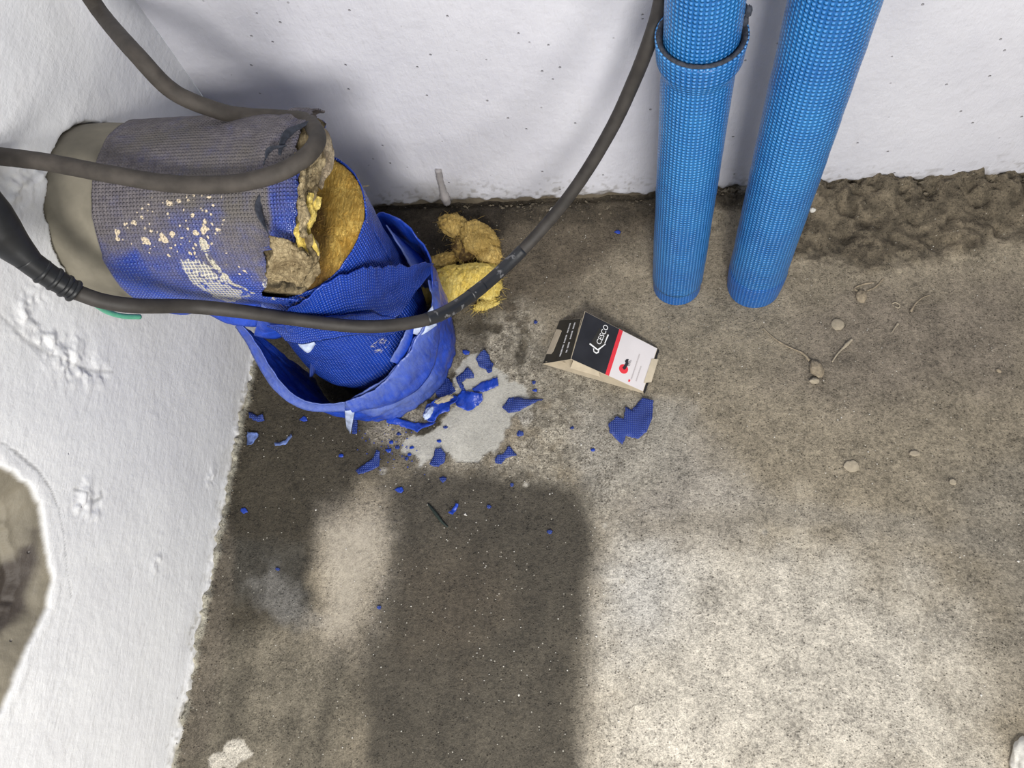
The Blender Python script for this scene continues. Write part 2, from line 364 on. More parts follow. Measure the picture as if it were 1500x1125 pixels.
# drops and crusts with a shape of their own
for (px, py, r, c) in ((345, 1105, .02, .5), (318, 1113, .012, .45), (767, 612, .012, .42), (1340, 1085, .004, .4), (1356, 937, .005, .42), (911, 851, .005, .42), (770, 710, .004, .4), (978, 914, .004, .4), (1120, 780, .004, .36), (886, 770, .003, .36), (560, 690, .006, .33), (1075, 812, .003, .4)):
    p = fl(px, py); dd = r - np.hypot(x - p[0], y - p[1]) + nm * r * 1.6; lay(sstep(-.0015, .0015, dd) * .85, (c, c * .93, c * .8), nb)
# relief
z = .004 * nbig + .0016 * nb + .0006 * nf
hedge = sstep(.085, .0, YW - y + nb * .05)
right = sstep(-.02, .12, x); z = z + hedge * (.006 + .022 * right) * (1 + 1.5 * nm + .8 * nb)
mound = msk([(1130, 250), (1600, 230), (1600, 350), (1440, 370), (1250, 400), (1140, 380)], .03, .05)
z = z + mound * (.006 + .011 * nm + .0085 * nf + .028 * nb - .006 * np.abs(nm) * 2) ; z = z - .006 * sstep(.012, .0, YW - y) * (1 - right)
z = z + sstep(.012, 0, x - XW - .002 + nm * .012) * .012 * (1 + 2 * nf)
z = z - .002 * w * 0 + cp * .0008
lay(sstep(.007, 0, x - XW - .004 + nm * .014) * .75, (.40, .38, .31), vv)
V = np.c_[x, y, z]
floor = link('floor', mesh('floor', V, gridfaces(len(ys), len(xs)), attrs={'stain': np.clip(col, .01, .8), 'wet': wetv, 'grit': grit, 'speck': speck}), M_concrete, kind='structure',  # stain attribute carries real stains plus the painted light
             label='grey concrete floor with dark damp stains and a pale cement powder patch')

# ------------------------------------------------------------------ back wall
xs = axis(XW, 2.2, XW, .72, .0032, 10); zs = axis(-.02, 2.4, -.02, .58, .0032, 10)
gz, gx = np.meshgrid(zs, xs, indexing='ij'); x = gx.ravel(); z = gz.ravel()
nb = fbm(x, z, .05, 5, 53); nbig = fbm(x, z, .25, 3, 57); nm = fbm(x, z, .02, 4, 61); nf = fbm(x, z, .008, 2, 63)
col = np.tile(np.array([.62, .62, .67]), (len(x), 1)) * (1 + .05 * nbig)[:, None]
low = .010 + .012 * sstep(.1, .25, x) + .010 * sstep(-.30, -.45, x) * 0
dirt_shade = sstep(.010, -.004, z - low + nb * .022 + nm * .02)
smut = sstep(.05, 0, z + nb * .05 + nm * .04) * .35
grime = .75 * sstep(.10, 0, np.hypot((x + .36) * 1.1, (z - .02) * 1.0) + nb * .05)
dots = sstep(.10, .2, nf) * sstep(.09, 0, z + nb * .08) * .6
for m, c in ((smut, (.36, .35, .33)), (grime, (.20, .19, .18)), (dots, (.20, .18, .15)), (dirt_shade, (.15, .125, .09))):
    col = col * (1 - m[:, None]) + np.array(c) * m[:, None]
y = YW + .004 * nbig + .0012 * nb + dirt_shade * .006 - .002 * nm * sstep(.06, 0, z) * 4
wall_back = link('wall_back', mesh('wall_back', np.c_[x, y, z], gridfaces(len(zs), len(xs)), attrs={'stain': col}), M_back, kind='structure',
                 label='white painted plaster wall behind the pipes, dirty along its foot')

# ------------------------------------------------------------------ left wall, broken open round the hole and the pipe
ys = axis(-1.8, YW, -.2, YW, .0022, 12)[:-1]; ys = np.r_[ys, YW]; zs = axis(-.02, 2.4, -.02, .74, .0022, 10)
gz, gy = np.meshgrid(zs, ys, indexing='ij'); y = gy.ravel(); z = gz.ravel()
nb = fbm(y, z, .05, 5, 73); nbig = fbm(y, z, .2, 3, 77); nm = fbm(y, z, .02, 4, 81); nf = fbm(y, z, .008, 2, 83)
col = np.tile(np.array([.74, .745, .755]), (len(y), 1)) * (1 + .05 * nbig)[:, None]
def lw(px, py): p = pl(px, py, 0, XW); return (p[1], p[2])
hp = [lw(*q) for q in [(-60, 640), (0, 680), (40, 705), (60, 738), (68, 790), (76, 850), (70, 890), (48, 935), (25, 985), (2, 1040), (-60, 1110), (-220, 1050), (-260, 800), (-180, 660)]]
sdh = sdpoly(y, z, hp) + nm * .008
hole = sstep(-.002, .004, sdh); deep = sstep(.0, .035, sdh)
inner = sstep(.034, .04, sdh + nb * .035)
hc = np.tile(np.array([.185, .165, .125]), (len(y), 1)) * (1 + .5 * nb + .2 * nm)[:, None]
dk = sstep(-.006, .010, sdpoly(y, z, [lw(*q) for q in [(-90, 880), (20, 862), (48, 800), (45, 762), (66, 772), (62, 830), (50, 900), (30, 925), (8, 940), (-90, 990)]]) + nm * .02 + nb * .012)
hc = hc * (1 - dk[:, None]) + np.array([.055, .045, .038]) * dk[:, None]
col = col * (1 - hole[:, None]) + hc * hole[:, None]
ph = sstep(.0, -.006, np.hypot(y - PCY, z - .43) - .1195 + nm * .010 + nf * .004)     # break-out round the pipe
col = col * (1 - ph[:, None]) + np.array([.16, .13, .10]) * ph[:, None]
dirt_shade = sstep(.012, -.002, z - .004 + nb * .02 + nm * .016); smut = .35 * sstep(.045, 0, z + nb * .05 + nm * .05)
dots = sstep(.14, .22, nf) * sstep(.05, 0, z + nb * .06) * .6
for m, c in ((smut, (.52, .50, .44)), (dots, (.20, .18, .13)), (dirt_shade, (.30, .27, .20))):
    col = col * (1 - m[:, None]) + np.array(c) * m[:, None]
ledge = .0
lumps = np.zeros(len(y))
for (px, py, rr, hh) in ((100, 525, .03, .004), (130, 540, .02, .004), (45, 455, .03, .004), (120, 730, .022, .004), (140, 745, .015, .003), (230, 825, .015, .003), (25, 270, .03, .006), (60, 255, .02, .005), (310, 700, .02, .003), (70, 500, .025, .004), (150, 550, .012, .004)):
    p = lw(px, py); lumps += hh * .75 * np.exp(-(((y - p[0]) / rr) ** 2 + ((z - p[1]) / (rr * .7)) ** 2)) * np.clip(.1 + 5 * nm + 2.2 * nf, -.7, 1.2)
def line(pts, w_):
    d_ = np.full(len(y), 9.); P2 = [np.array(lw(*q)) for q in pts]
    for a, b in zip(P2[:-1], P2[1:]):
        e_ = b - a; tt = np.clip(((y - a[0]) * e_[0] + (z - a[1]) * e_[1]) / (e_ @ e_), 0, 1); d_ = np.minimum(d_, np.hypot(y - a[0] - tt * e_[0], z - a[1] - tt * e_[1]))
    return sstep(w_, 0, d_ + nm * .004)
crack = np.maximum(line([(-20, 635), (20, 660), (55, 690), (72, 715), (85, 745), (93, 785), (97, 830), (104, 875)], .0017), .8 * line([(108, 716), (125, 722), (138, 735), (150, 728), (148, 720)], .003))
crack = np.maximum(crack, .6 * line([(-10, 450), (10, 470), (40, 500), (75, 520), (130, 542), (165, 545)], .003))
crack = np.maximum(crack, .5 * line([(70, 235), (48, 262), (30, 272), (20, 290)], .004))
col = col * (1 - .45 * crack[:, None]); lumps -= crack * .0007
xx = XW + .005 * nbig + .0012 * nb + .0003 * nm + lumps - hole * .004 - deep * .016 - inner * .012 + hole * (.006 * nb) - ph * .012
# a raised rounded rim of plaster along the hole
xx += .0006 * np.exp(-((sdh + .008) / .006) ** 2) * (1 + 3 * nm)
hc_ = 0
xx += .004 * sstep(.03, 0, z) + (.003 * nm + .003 * nf) * sstep(.03, 0, z) * 2
wall_left = link('wall_left', mesh('wall_left', np.c_[xx, y, z], gridfaces(len(zs), len(ys))[:, ::-1], attrs={'stain': col}), M_left, kind='structure',
                 label='white painted plaster wall on the left with a broken-out hole at the picture edge')
# dried paint run on the back wall
P = [pl(642, 248, 1, YW - .002), pl(645, 265, 1, YW - .003), pl(651, 285, 1, YW - .003), pl(655, 297, 1, YW - .003)]
tube('paint_drip', P, [.006, .0062, .006, .0065, .009, .008], M_drip, wall_back, n=24, seg=12, bump=.3)

# ------------------------------------------------------------------ thick insulated pipe
PZ, PR = .43, .117
pipe = empty('insulated_pipe', (PCX, PCY, 0), 'thick bent pipe in torn blue jacket with yellow wool, from left wall into floor', 'pipe')
ORG = (PCX, PCY, 0)
def part(name, V, f, mat, uv=None, attrs=None, th=0, off=0, parent=pipe, **kw):
    o = link(name, mesh(name, V, f, uv, attrs=attrs, org=ORG), mat, parent, **kw)
    if th: solid(o, th, off)
    return o
# bare collar next to the wall
n = 96; th = np.linspace(0, 2 * np.pi, n, endpoint=False); V = []
for X_, r_ in ((XW - .02, PR - .001), (-.66, PR - .001), (-.615, PR - .004), (-.58, PR - .006)):
    rr = r_ + .0015 * fbm(np.cos(th) * 3, np.sin(th) * 3, .6, 3, 5)
    V.append(np.c_[np.full(n, X_), PCY + rr * np.cos(th), PZ + rr * np.sin(th)])
part('pipe_collar', np.vstack(V), gridfaces(4, n, True), M_collar, label='bare grey-brown collar between jacket and wall')
# horizontal jacket
n = 260; nu = 110; th = np.linspace(0, 2 * np.pi, n, endpoint=False); deg = np.degrees(th)
rag = lambda a, s, k: a * fbm(np.cos(th) * k, np.sin(th) * k + s, .3, 5, 11 + s)
Xend = -.368 - .33 * (PZ + PR - (PZ + PR * np.sin(th))) + rag(.03, 2, 1.2)
notch = sstep(146, 150, deg) * sstep(196, 186, deg); Xend -= notch * .040
notch2 = sstep(196, 200, deg) * sstep(235, 215, deg); Xend -= notch2 * .015
Xst = -.622 + rag(.006, 5, 1.0) + .004 * np.cos(th)
U = np.linspace(0, 1, nu)[:, None]; XX = Xst * (1 - U) + Xend * U; TH = np.tile(th, (nu, 1)); DG = np.degrees(TH)
wr = fbm(XX.ravel(), (TH * .117).ravel(), .06, 4, 91).reshape(XX.shape)
RR = PR + .005 * wr + .0015 * np.sin((XX + TH * .02) * 160) * sstep(-.46, -.40, XX)
# overlap seam: lower sheet stands proud below a ragged line falling to the right
seam = -.62 + (DG - 150) * .0042
RR += .0025 * sstep(-.002, .002, (DG - (148 + (XX + .62) * 135 + 6 * wr)) * .002) * (DG < 230)
# crumple near the torn end
RR += sstep(-.47, -.40, XX) * .008 * fbm(XX.ravel(), (TH * .117).ravel(), .025, 4, 97).reshape(XX.shape)
V = np.c_[XX.ravel(), (PCY + RR * np.cos(TH)).ravel(), (PZ + RR * np.sin(TH)).ravel()]
dg = DG.ravel(); xr = XX.ravel(); wn = fbm(xr, dg * .002, .05, 4, 101)

def hcyl(px, py):
    v = ray(px, py); oy, oz = C[1] - PCY, C[2] - PZ; a_ = v[1] ** 2 + v[2] ** 2; b_ = 2 * (oy * v[1] + oz * v[2]); c_ = oy * oy + oz * oz - PR * PR
    t_ = (-b_ - math.sqrt(max(0, b_ * b_ - 4 * a_ * c_))) / 2 / a_; p = C + v * t_; return (p[0], math.degrees(math.atan2(p[2] - PZ, p[1] - PCY)) % 360 * .002)
dz_ = dg * .002
def jm(pts, soft, amp=0): return sstep(-soft, soft, sdpoly(xr, dz_, [hcyl(*q) for q in pts]) + amp * wn)
wf = fbm(xr, dz_, .012, 3, 105)
dust = np.interp(dg + 26 * wn, [0, 20, 112, 122, 145, 170, 196, 360], [.0, 1.1, 1.1, 1.0, .84, .55, .15, 0])
dust = np.maximum(dust, .85 * jm([(330, 285), (385, 285), (388, 350), (420, 430), (385, 420), (350, 380), (330, 340)], .012, .03))
dust *= 1 - .5 * jm([(388, 262), (450, 225), (470, 300), (450, 380), (396, 372), (392, 320)], .004, .012)
dust *= 1 - .25 * jm([(240, 300), (330, 300), (320, 380), (270, 370)], .012, .03)
dust *= 1 - .5 * jm([(170, 385), (200, 370), (250, 430), (300, 470), (210, 450)], .010, .02)
splat = jm([(165, 335), (220, 290), (330, 275), (335, 330), (300, 375), (240, 378), (168, 372)], .008) + .75 * jm([(325, 360), (352, 355), (372, 405), (350, 412), (330, 385)], .003)
scuff = .66 * jm([(262, 384), (300, 372), (322, 395), (345, 415), (372, 432), (340, 446), (300, 425), (275, 402)], .008, .02) + .5 * jm([(380, 405), (392, 405), (420, 438), (395, 436)], .004)
def jline(pts, w_):
    d_ = np.full(len(xr), 9.); P2 = [np.array(hcyl(*q)) for q in pts]
    for a, b in zip(P2[:-1], P2[1:]):
        e_ = b - a; tt = np.clip(((xr - a[0]) * e_[0] + (dz_ - a[1]) * e_[1]) / (e_ @ e_), 0, 1); d_ = np.minimum(d_, np.hypot(xr - a[0] - tt * e_[0], dz_ - a[1] - tt * e_[1]))
    return sstep(w_, w_ * .3, d_)
smear = .60 * jline([(298, 355), (308, 378), (325, 400), (348, 416), (370, 425)], .0075) + .34 * jline([(284, 322), (292, 340), (300, 358)], .010)
part('blue_jacket', V, gridfaces(nu, n, True), M_jacket, np.c_[(TH * PR).ravel(), xr], {'dust': np.clip(dust, 0, 1), 'splat': splat, 'scuff': scuff, 'smear': smear}, .0018,
     label='blue embossed jacket, dusty grey on top with cream splashes')
# wool inside the torn end
def wool_ring(name, rads, xoff, a0, a1, mat, lab, seed=0, amp=.010, dirt_shade=.5):
    m_ = 150; A = np.radians(np.linspace(a0, a1, m_)); V = []; D = []
    K = len(rads)
    for k_, (r_, xo) in enumerate(zip(rads, xoff)):
        xe = -.372 - .33 * (PR - PR * np.sin(A)); nn = fbm(A * PR * 2 + k_ * .004, np.full(m_, k_ * .013), .02, 4, seed + 3)
        nt = sstep(146, 150, np.degrees(A)) * sstep(196, 186, np.degrees(A))
        X_ = xe - nt * .030 + xo + amp * 2 * nn * (.3 + (k_ > 1)); r2 = r_ + amp * nn * 1.2
        V.append(np.c_[X_, PCY + r2 * np.cos(A), PZ + r2 * np.sin(A)]); D.append(dirt_shade + nn * 1.2 + .25 * (k_ < 2))
    return part(name, np.vstack(V), gridfaces(K, m_), mat, None, {'dirt_shade': np.concatenate(D)}, label=lab)
wool_ring('wool_ring', [.108, .108, .111, .112, .104, .096, .08, .06], [-.12, -.05, -.01, .010, .016, .012, .004, -.012], 62, 290, M_tan, 'dirty tan glass wool showing at the torn end', 5, .008)

# lumpy wool piece: superellipsoid blob with noise
def blob(name, c, ax, mat, parent, seed=0, amp=.25, n1=40, n2=26, rot=0., tilt=0., dirt_shade=None, org=(0, 0, 0), fr=.5, flat=1., **kw):
    V = []; D = []
    u, v = np.meshgrid(np.linspace(0, 2 * np.pi, n1, endpoint=False), np.linspace(-np.pi / 2, np.pi / 2, n2))
    u = u.ravel(); v = v.ravel(); dx, dy, dz = np.cos(v) * np.cos(u), np.cos(v) * np.sin(u), np.sin(v)
    nn = fbm(dx * 2 + 7 + dz, dy * 2 + dz * 1.3, fr, 5, seed) + .6 * fbm(dz * 2 + 3, dx * 2 - dy, fr, 4, seed + 5)
    rd = .5 - np.abs(fbm(dx * 2 + dz * 2 + 3, dy * 2 - dz * 1.5, .16, 3, seed + 9)) * 2
    k = 1 + amp * 2 * nn + (amp * .9 * (rd - .25) if n1 > 60 or 'tuft' in name else 0); p = np.c_[dx * ax[0], dy * ax[1], dz * ax[2]] * k[:, None]
    cr_, sr = math.cos(rot), math.sin(rot); ct, st_ = math.cos(tilt), math.sin(tilt)
    p = p @ np.array([[ct, 0, -st_], [0, 1, 0], [st_, 0, ct]]); p = p @ np.array([[cr_, sr, 0], [-sr, cr_, 0], [0, 0, 1]])
    P_ = p + np.asarray(c)
    me = mesh(name, P_, gridfaces(n2, n1, True), attrs={'dirt_shade': (dirt_shade(P_, nn) if dirt_shade else nn)}, org=org)
    return link(name, me, mat, parent, **kw)
# golden wool: cut face of the upright insulation, bulging toward the viewer
def rimz(a): return .398 + .010 * np.cos(a) + .012 * np.sin(a)
VR = .106
m_ = 120; A = np.linspace(0, 2 * np.pi, m_, endpoint=False); V = []; D = []
for k_, q in enumerate(np.linspace(1.0, 0.0, 26)):
    rr = (VR - .002) * q; xx_ = PCX + rr * np.cos(A); yy_ = PCY + rr * np.sin(A)
    nn = fbm(xx_, yy_ * .7, .03, 5, 201); zz = .398 + (.010 * np.cos(A) + .012 * np.sin(A)) * q + .018 * (1 - q * q) ** .7 + .018 * nn - .004
    V.append(np.c_[xx_, yy_, zz]); D.append(.25 * (1 - q) + nn * .9 + .75 * sstep(.088, .030, xx_ - PCX + (yy_ - PCY) * .25))  # left part browned, shade of the hollow painted into this mask
part('wool_core', np.vstack(V), gridfaces(26, m_, True), M_gold, None, {'dirt_shade': np.concatenate(D)}, label='golden yellow glass wool bulging out of the elbow')
# upright inner jacket
n = 240; nu = 90; A = np.linspace(0, 2 * np.pi, n, endpoint=False); U = np.linspace(0, 1, nu)[:, None]
zt = rimz(A) + .01 * fbm(np.cos(A) * 2, np.sin(A) * 2, .5, 4, 221); zb = .045 + .008 * fbm(np.cos(A) * 2, np.sin(A) * 2, .5, 3, 223)
ZZ = zb * (1 - U) + zt * U; AA = np.tile(A, (nu, 1))
wr = fbm((AA * .1).ravel(), ZZ.ravel(), .05, 4, 225).reshape(ZZ.shape)
RR = VR + .007 * np.exp(-((ZZ - .14) / .07) ** 2) - .014 * np.exp(-((ZZ - .045) / .035) ** 2) + .006 * wr
V = np.c_[(PCX + RR * np.cos(AA)).ravel(), (PCY + RR * np.sin(AA)).ravel(), ZZ.ravel()]
zr = ZZ.ravel(); p0 = np.array(cyl(555, 505, VR)); sc2 = .50 * sstep(.03, .012, np.linalg.norm(V - p0, axis=1) + .01 * wr.ravel()); z0 = np.zeros(len(zr))
part('inner_jacket', V, gridfaces(nu, n, True), M_jacket, np.c_[(AA * VR).ravel(), zr], {'dust': z0, 'splat': z0, 'scuff': z0, 'smear': sc2 * .85}, .0018,
     label='bright blue embossed jacket of the upright pipe')
V = []
for zz, rr in ((0.0, .094), (.03, .094), (.06, .092), (.38, .09)):
    V.append(np.c_[PCX + rr * np.cos(A), PCY + rr * np.sin(A), np.full(n, zz)])
part('pipe_core', np.vstack(V), gridfaces(4, n, True), M_dark)
# loft helper for torn sheets
def loft(name, top, bot, nu, nv, mat, parent=pipe, amp=.003, seed=0, rag_=.0, bulge=0., th=.0016, pale=None, uvp=False, scale=.04, org=ORG, **kw):
    T = cr(top, nv); B = cr(bot, nv); V = []; P_ = []
    s = np.linspace(0, 1, nv)
    L = np.r_[0, np.cumsum(np.linalg.norm(np.diff(T, axis=0), axis=1))]; W = np.linalg.norm(T - B, axis=1).mean()
    hz = fbm(L, L * 0 + seed, .030, 5, seed + 1) * rag_ * 1.3
    tg = np.gradient(T, axis=0); nrm = np.cross(tg, B - T); nrm /= np.linalg.norm(nrm, axis=1)[:, None] + 1e-9
    dirn = (B - T) / (np.linalg.norm(B - T, axis=1)[:, None] + 1e-9); uv = []
    for k_ in range(nu):
        q = k_ / (nu - 1)
        p = T * (1 - q) + B * q + dirn * (hz * (1 - q) * 2)[:, None]
        nn = fbm(L, np.full(nv, q * W), scale, 4, seed + 7)
        p = p + nrm * (bulge * math.sin(math.pi * q) + amp * 2 * nn)[:, None]
        V.append(p); uv += [(l, q * W) for l in L]
        P_.append(np.full(nv, 1 - q) if pale is None else pale(q, s))
    z_ = np.zeros(nu * nv)
    return part(name, np.vstack(V), gridfaces(nu, nv), mat, uv, {'pale': np.concatenate(P_), 'dust': z_, 'splat': z_, 'scuff': z_, 'smear': z_, 'dirt_shade': z_ + (.16 if mat.name == 'dirty_wool' else .0)}, th, parent=parent, **kw)
# loose outer sleeve standing round the elbow
rim = [(545, 318, .262), (562, 312, .262), (582, 322, .258), (604, 341, .25), (622, 368, .238), (631, 400, .225), (634, 436, .208), (629, 462, .195), (614, 486, .188), (596, 517, .172), (572, 548, .152),
       (545, 570, .135), (515, 585, .125), (488, 594, .12), (460, 596, .125), (436, 588, .135), (412, 568, .15), (396, 543, .165), (381, 514, .185), (367, 491, .205), (348, 474, .24), (330, 464, .275)]
T = [fl(*p) for p in rim]; B = []
for p in T:
    a = math.atan2(p[1] - PCY, p[0] - PCX); r_ = .136 if -math.pi / 2 < a < math.pi / 2 else .128
    B.append(np.array([PCX + r_ * math.cos(a), PCY + r_ * math.sin(a), .004]))
loft('outer_sleeve', T, B, 34, 300, M_sheet, amp=.0065, seed=301, rag_=.006, bulge=.004, th=.0022, scale=.035,
     pale=lambda q, s: (1 - q * .6) * (sstep(.35, .45, s) * sstep(.64, .58, s)) + .25, label='loose torn outer sleeve of blue sheet, dusty at the front')
# crumpled wool strips squeezed out of the torn end
wl = dict(rag_=.012, th=.006)
loft('wool_strip', [fl(437, 222, .552), fl(440, 250, .556), fl(441, 285, .553), fl(442, 318, .546), fl(446, 345, .535)], [fl(470, 205, .52), fl(474, 245, .525), fl(462, 285, .53), fl(456, 318, .525), fl(452, 350, .515)], 22, 90, M_tan, amp=.007, seed=401, bulge=-.006, scale=.014, pale=lambda q, s: 0 * s, label='brown and tan crumpled wool strip at the torn end', **wl)
loft('wool_strip', [fl(464, 178, .535), fl(468, 200, .535), fl(466, 230, .53), fl(464, 255, .525)], [fl(470, 182, .52), fl(484, 212, .51), fl(487, 242, .505), fl(471, 276, .51)], 14, 60, M_strand, amp=.004, seed=403, bulge=-.005, scale=.012, label='pale dried wool skin on the torn end', **wl)
loft('wool_strip', [fl(463, 285, .532), fl(455, 305, .533), fl(443, 330, .530), fl(440, 350, .525), fl(452, 368, .505)], [fl(472, 290, .522), fl(464, 314, .522), fl(455, 335, .522), fl(462, 352, .510), fl(468, 372, .495)], 12, 60, M_straw, amp=.004, seed=405, bulge=-.004, scale=.010, **wl)
loft('wool_strip', [fl(394, 345, .530), fl(400, 366, .520), fl(398, 385, .508), fl(392, 400, .495), fl(410, 416, .475)], [fl(448, 372, .52), fl(455, 380, .515), fl(452, 395, .50), fl(446, 408, .485), fl(438, 418, .47)], 26, 60, M_tan, amp=.008, seed=407, bulge=-.010, scale=.016, pale=lambda q, s: 0 * s, label='tan wool bulging out below the torn front edge', **wl)
loft('wool_strip', [fl(450, 345, .525), fl(458, 375, .505), fl(452, 400, .485), fl(440, 420, .465)], [fl(464, 352, .50), fl(468, 380, .48), fl(464, 402, .455), fl(450, 420, .445)], 14, 50, M_tan, amp=.006, seed=409, bulge=-.006, scale=.014, **wl)
# thin lip folded along the rim of the sleeve
T2 = [fl(*p) for p in [(628, 410, .222), (634, 440, .212), (625, 472, .20), (608, 500, .185), (588, 528, .17), (562, 556, .15), (530, 578, .135), (505, 590, .13)]]
B2 = [fl(*p) for p in [(640, 420, .16), (644, 450, .15), (644, 485, .13), (636, 530, .10), (618, 562, .08), (590, 585, .07), (560, 598, .07), (520, 600, .09)]]
loft('sleeve_flap', T2, B2, 18, 160, M_sheet, amp=.005, seed=331, rag_=.008, bulge=.006, pale=lambda q, s: .75 - .5 * q + 0 * s, label='dusty front band of the sleeve folded outward')
T2 = [fl(*p) for p in [(352, 474, .27), (372, 500, .245), (388, 525, .22), (404, 550, .20), (424, 574, .175), (446, 588, .16), (470, 592, .15), (505, 590, .145)]]
B2 = [fl(*p) for p in [(345, 478, .24), (362, 503, .215), (378, 535, .19), (396, 563, .17), (418, 585, .15), (442, 598, .135), (470, 603, .125), (505, 603, .12)]]
loft('sleeve_flap', T2, B2, 10, 140, M_sheet, amp=.003, seed=337, rag_=.004, bulge=.005, pale=lambda q, s: .5 + .4 * s)
# sheet torn over the neck of the elbow
tp = [cyl(412, 468, .122), cyl(440, 442, .120), cyl(470, 418, .117), cyl(505, 402, .116), cyl(538, 389, .116), cyl(560, 392, .118), cyl(590, 387, .126), fl(636, 385, .235)]
bt = [cyl(420, 486, .119), cyl(450, 482, .118), cyl(490, 478, .117), cyl(530, 472, .117), cyl(560, 470, .118), cyl(582, 462, .120), cyl(600, 440, .124), fl(632, 398, .225)]
loft('torn_flap', tp, bt, 26, 170, M_jacket, amp=.003, seed=351, rag_=.012, bulge=.004, label='bright blue embossed flap torn across the elbow')
tp = [cyl(395, 482, .122), cyl(430, 470, .121), cyl(470, 466, .122), cyl(520, 462, .122), cyl(560, 462, .122), cyl(590, 465, .122)]
bt = [cyl(418, 500, .122), cyl(445, 505, .121), cyl(480, 498, .123), cyl(520, 490, .124), cyl(560, 492, .122), cyl(588, 484, .122)]
loft('torn_flap', tp, bt, 14, 130, M_jacket, amp=.004, seed=357, rag_=.008, bulge=.004)
loft('torn_flap', [fl(563, 330, .27), fl(585, 360, .26), fl(602, 395, .25)], [fl(585, 350, .20), fl(612, 372, .20), fl(632, 392, .205)], 10, 50, M_sheet, amp=.003, seed=361, rag_=.006)
loft('torn_flap', [fl(632, 440, .225), fl(622, 452, .215), fl(606, 458, .21)], [fl(640, 476, .19), fl(618, 490, .185), fl(604, 488, .19)], 10, 50, M_paleflap, amp=.004, seed=363, rag_=.012, label='pale scuffed shred on the right rim')
loft('torn_flap', [fl(600, 470, .21), fl(590, 500, .195), fl(572, 530, .17)], [fl(608, 475, .2), fl(602, 502, .18), fl(585, 535, .16)], 8, 40, M_sheet, amp=.003, seed=365, rag_=.006)
# skirt hanging under the horizontal part
tp = [fl(205, 432, .40), fl(235, 438, .38), fl(270, 440, .37), (fl(310, 445, .36)), fl(350, 440, .36), fl(395, 432, .36), fl(440, 430, .35)]
bt = [fl(210, 446, .37), fl(240, 458, .35), fl(270, 460, .34), fl(300, 458, .335), fl(335, 474, .31), fl(372, 478, .30), fl(430, 474, .29)]
loft('torn_flap', tp, bt, 14, 140, M_sheet, amp=.003, seed=371, rag_=.010, bulge=.004, pale=lambda q, s: np.full(140, .15), label='blue shreds hanging under the horizontal pipe')
loft('torn_flap', [fl(385, 440, .37), fl(410, 445, .35), fl(440, 428, .35)], [fl(372, 490, .28), fl(405, 496, .26), fl(452, 470, .26)], 16, 60, M_sheet, amp=.005, seed=373, rag_=.01)
loft('torn_flap', [fl(424, 478, .29), fl(436, 473, .295), fl(448, 478, .29)], [fl(440, 507, .26), fl(452, 516, .255), fl(462, 504, .26)], 12, 20, M_paleflap, amp=.004, seed=375, rag_=.008, label='pale hanging shred inside the sleeve')
loft('torn_flap', [fl(455, 520, .19), fl(461, 520, .19), fl(467, 524, .19)], [fl(453, 552, .14), fl(458, 550, .14), fl(464, 540, .14)], 8, 12, M_scrap, amp=.002, seed=377)
loft('torn_flap', [fl(505, 600, .10), fl(512, 600, .10), fl(520, 600, .10)], [fl(508, 628, .03), fl(511, 632, .03), fl(513, 636, .03)], 8, 14, M_paleflap, amp=.003, seed=379, label='pale strip hanging from the front of the sleeve')
# tears on the horizontal jacket: dark curled slits
for a, b, w_ in (((384, 275, .535), (396, 345, .515), .004), ((452, 178, .545), (408, 225, .560), .004), ((420, 213, .560), (388, 243, .562), .003)):
    p, q = fl(*a), fl(*b); d_ = (q - p); sd_ = np.cross(d_, [0, 0, 1]); sd_ /= np.linalg.norm(sd_)
    mid = (p + q) / 2 + sd_ * .006
    loft('torn_edge', [p, mid, q], [p + sd_ * .001, mid + sd_ * w_ + np.array([0, 0, .007]), q + sd_ * .001], 8, 50, M_foam, amp=.002, seed=int(a[0]), rag_=.004, scale=.02)
def loose_fibres(name, pts, n_, ln, mat, parent, spread=.6, up=.3, seed=1, org=(0, 0, 0), **kw):
    """very many thin bent fibres, joined"""
    g = np.random.default_rng(seed); V = []; f = []
    for i in range(n_):
        p = pts[g.integers(len(pts))] + g.normal(0, .0015, 3); d_ = g.normal(0, 1, 3) * [1, 1, spread]; d_[2] = abs(d_[2]) * up; d_ /= np.linalg.norm(d_) + 1e-9
        l_ = ln * g.uniform(.4, 1.3); s_ = np.cross(d_, g.normal(0, 1, 3)); s_ /= np.linalg.norm(s_) + 1e-9; w_ = .00028; k0 = len(V)
        for q in (0, .5, 1): c_ = p + d_ * l_ * q + np.array([0, 0, -.25 * l_ * q * q]); V += [c_ - s_ * w_ * (1 - .5 * q), c_ + s_ * w_ * (1 - .5 * q)]
        f += [[k0, k0 + 1, k0 + 3, k0 + 2], [k0 + 2, k0 + 3, k0 + 5, k0 + 4]]
    return link(name, mesh(name, V, f, attrs={'dirt_shade': g.uniform(-.3, .5, len(V))}, org=org), mat, parent, kind='stuff', **kw)
wc = pipe.children
def pts_of(o, off=(0, 0, 0)): return np.array([v.co for v in o.data.vertices]) + np.asarray(off)
core = [o for o in sc.objects if o.name.startswith('wool_core')][0]
loose_fibres('wool_fibres', pts_of(core, ORG), 1500, .012, M_gold, pipe, seed=4, up=.8, org=ORG)
for o in [o for o in sc.objects if o.name.startswith('wool_tuft')]:
    pass

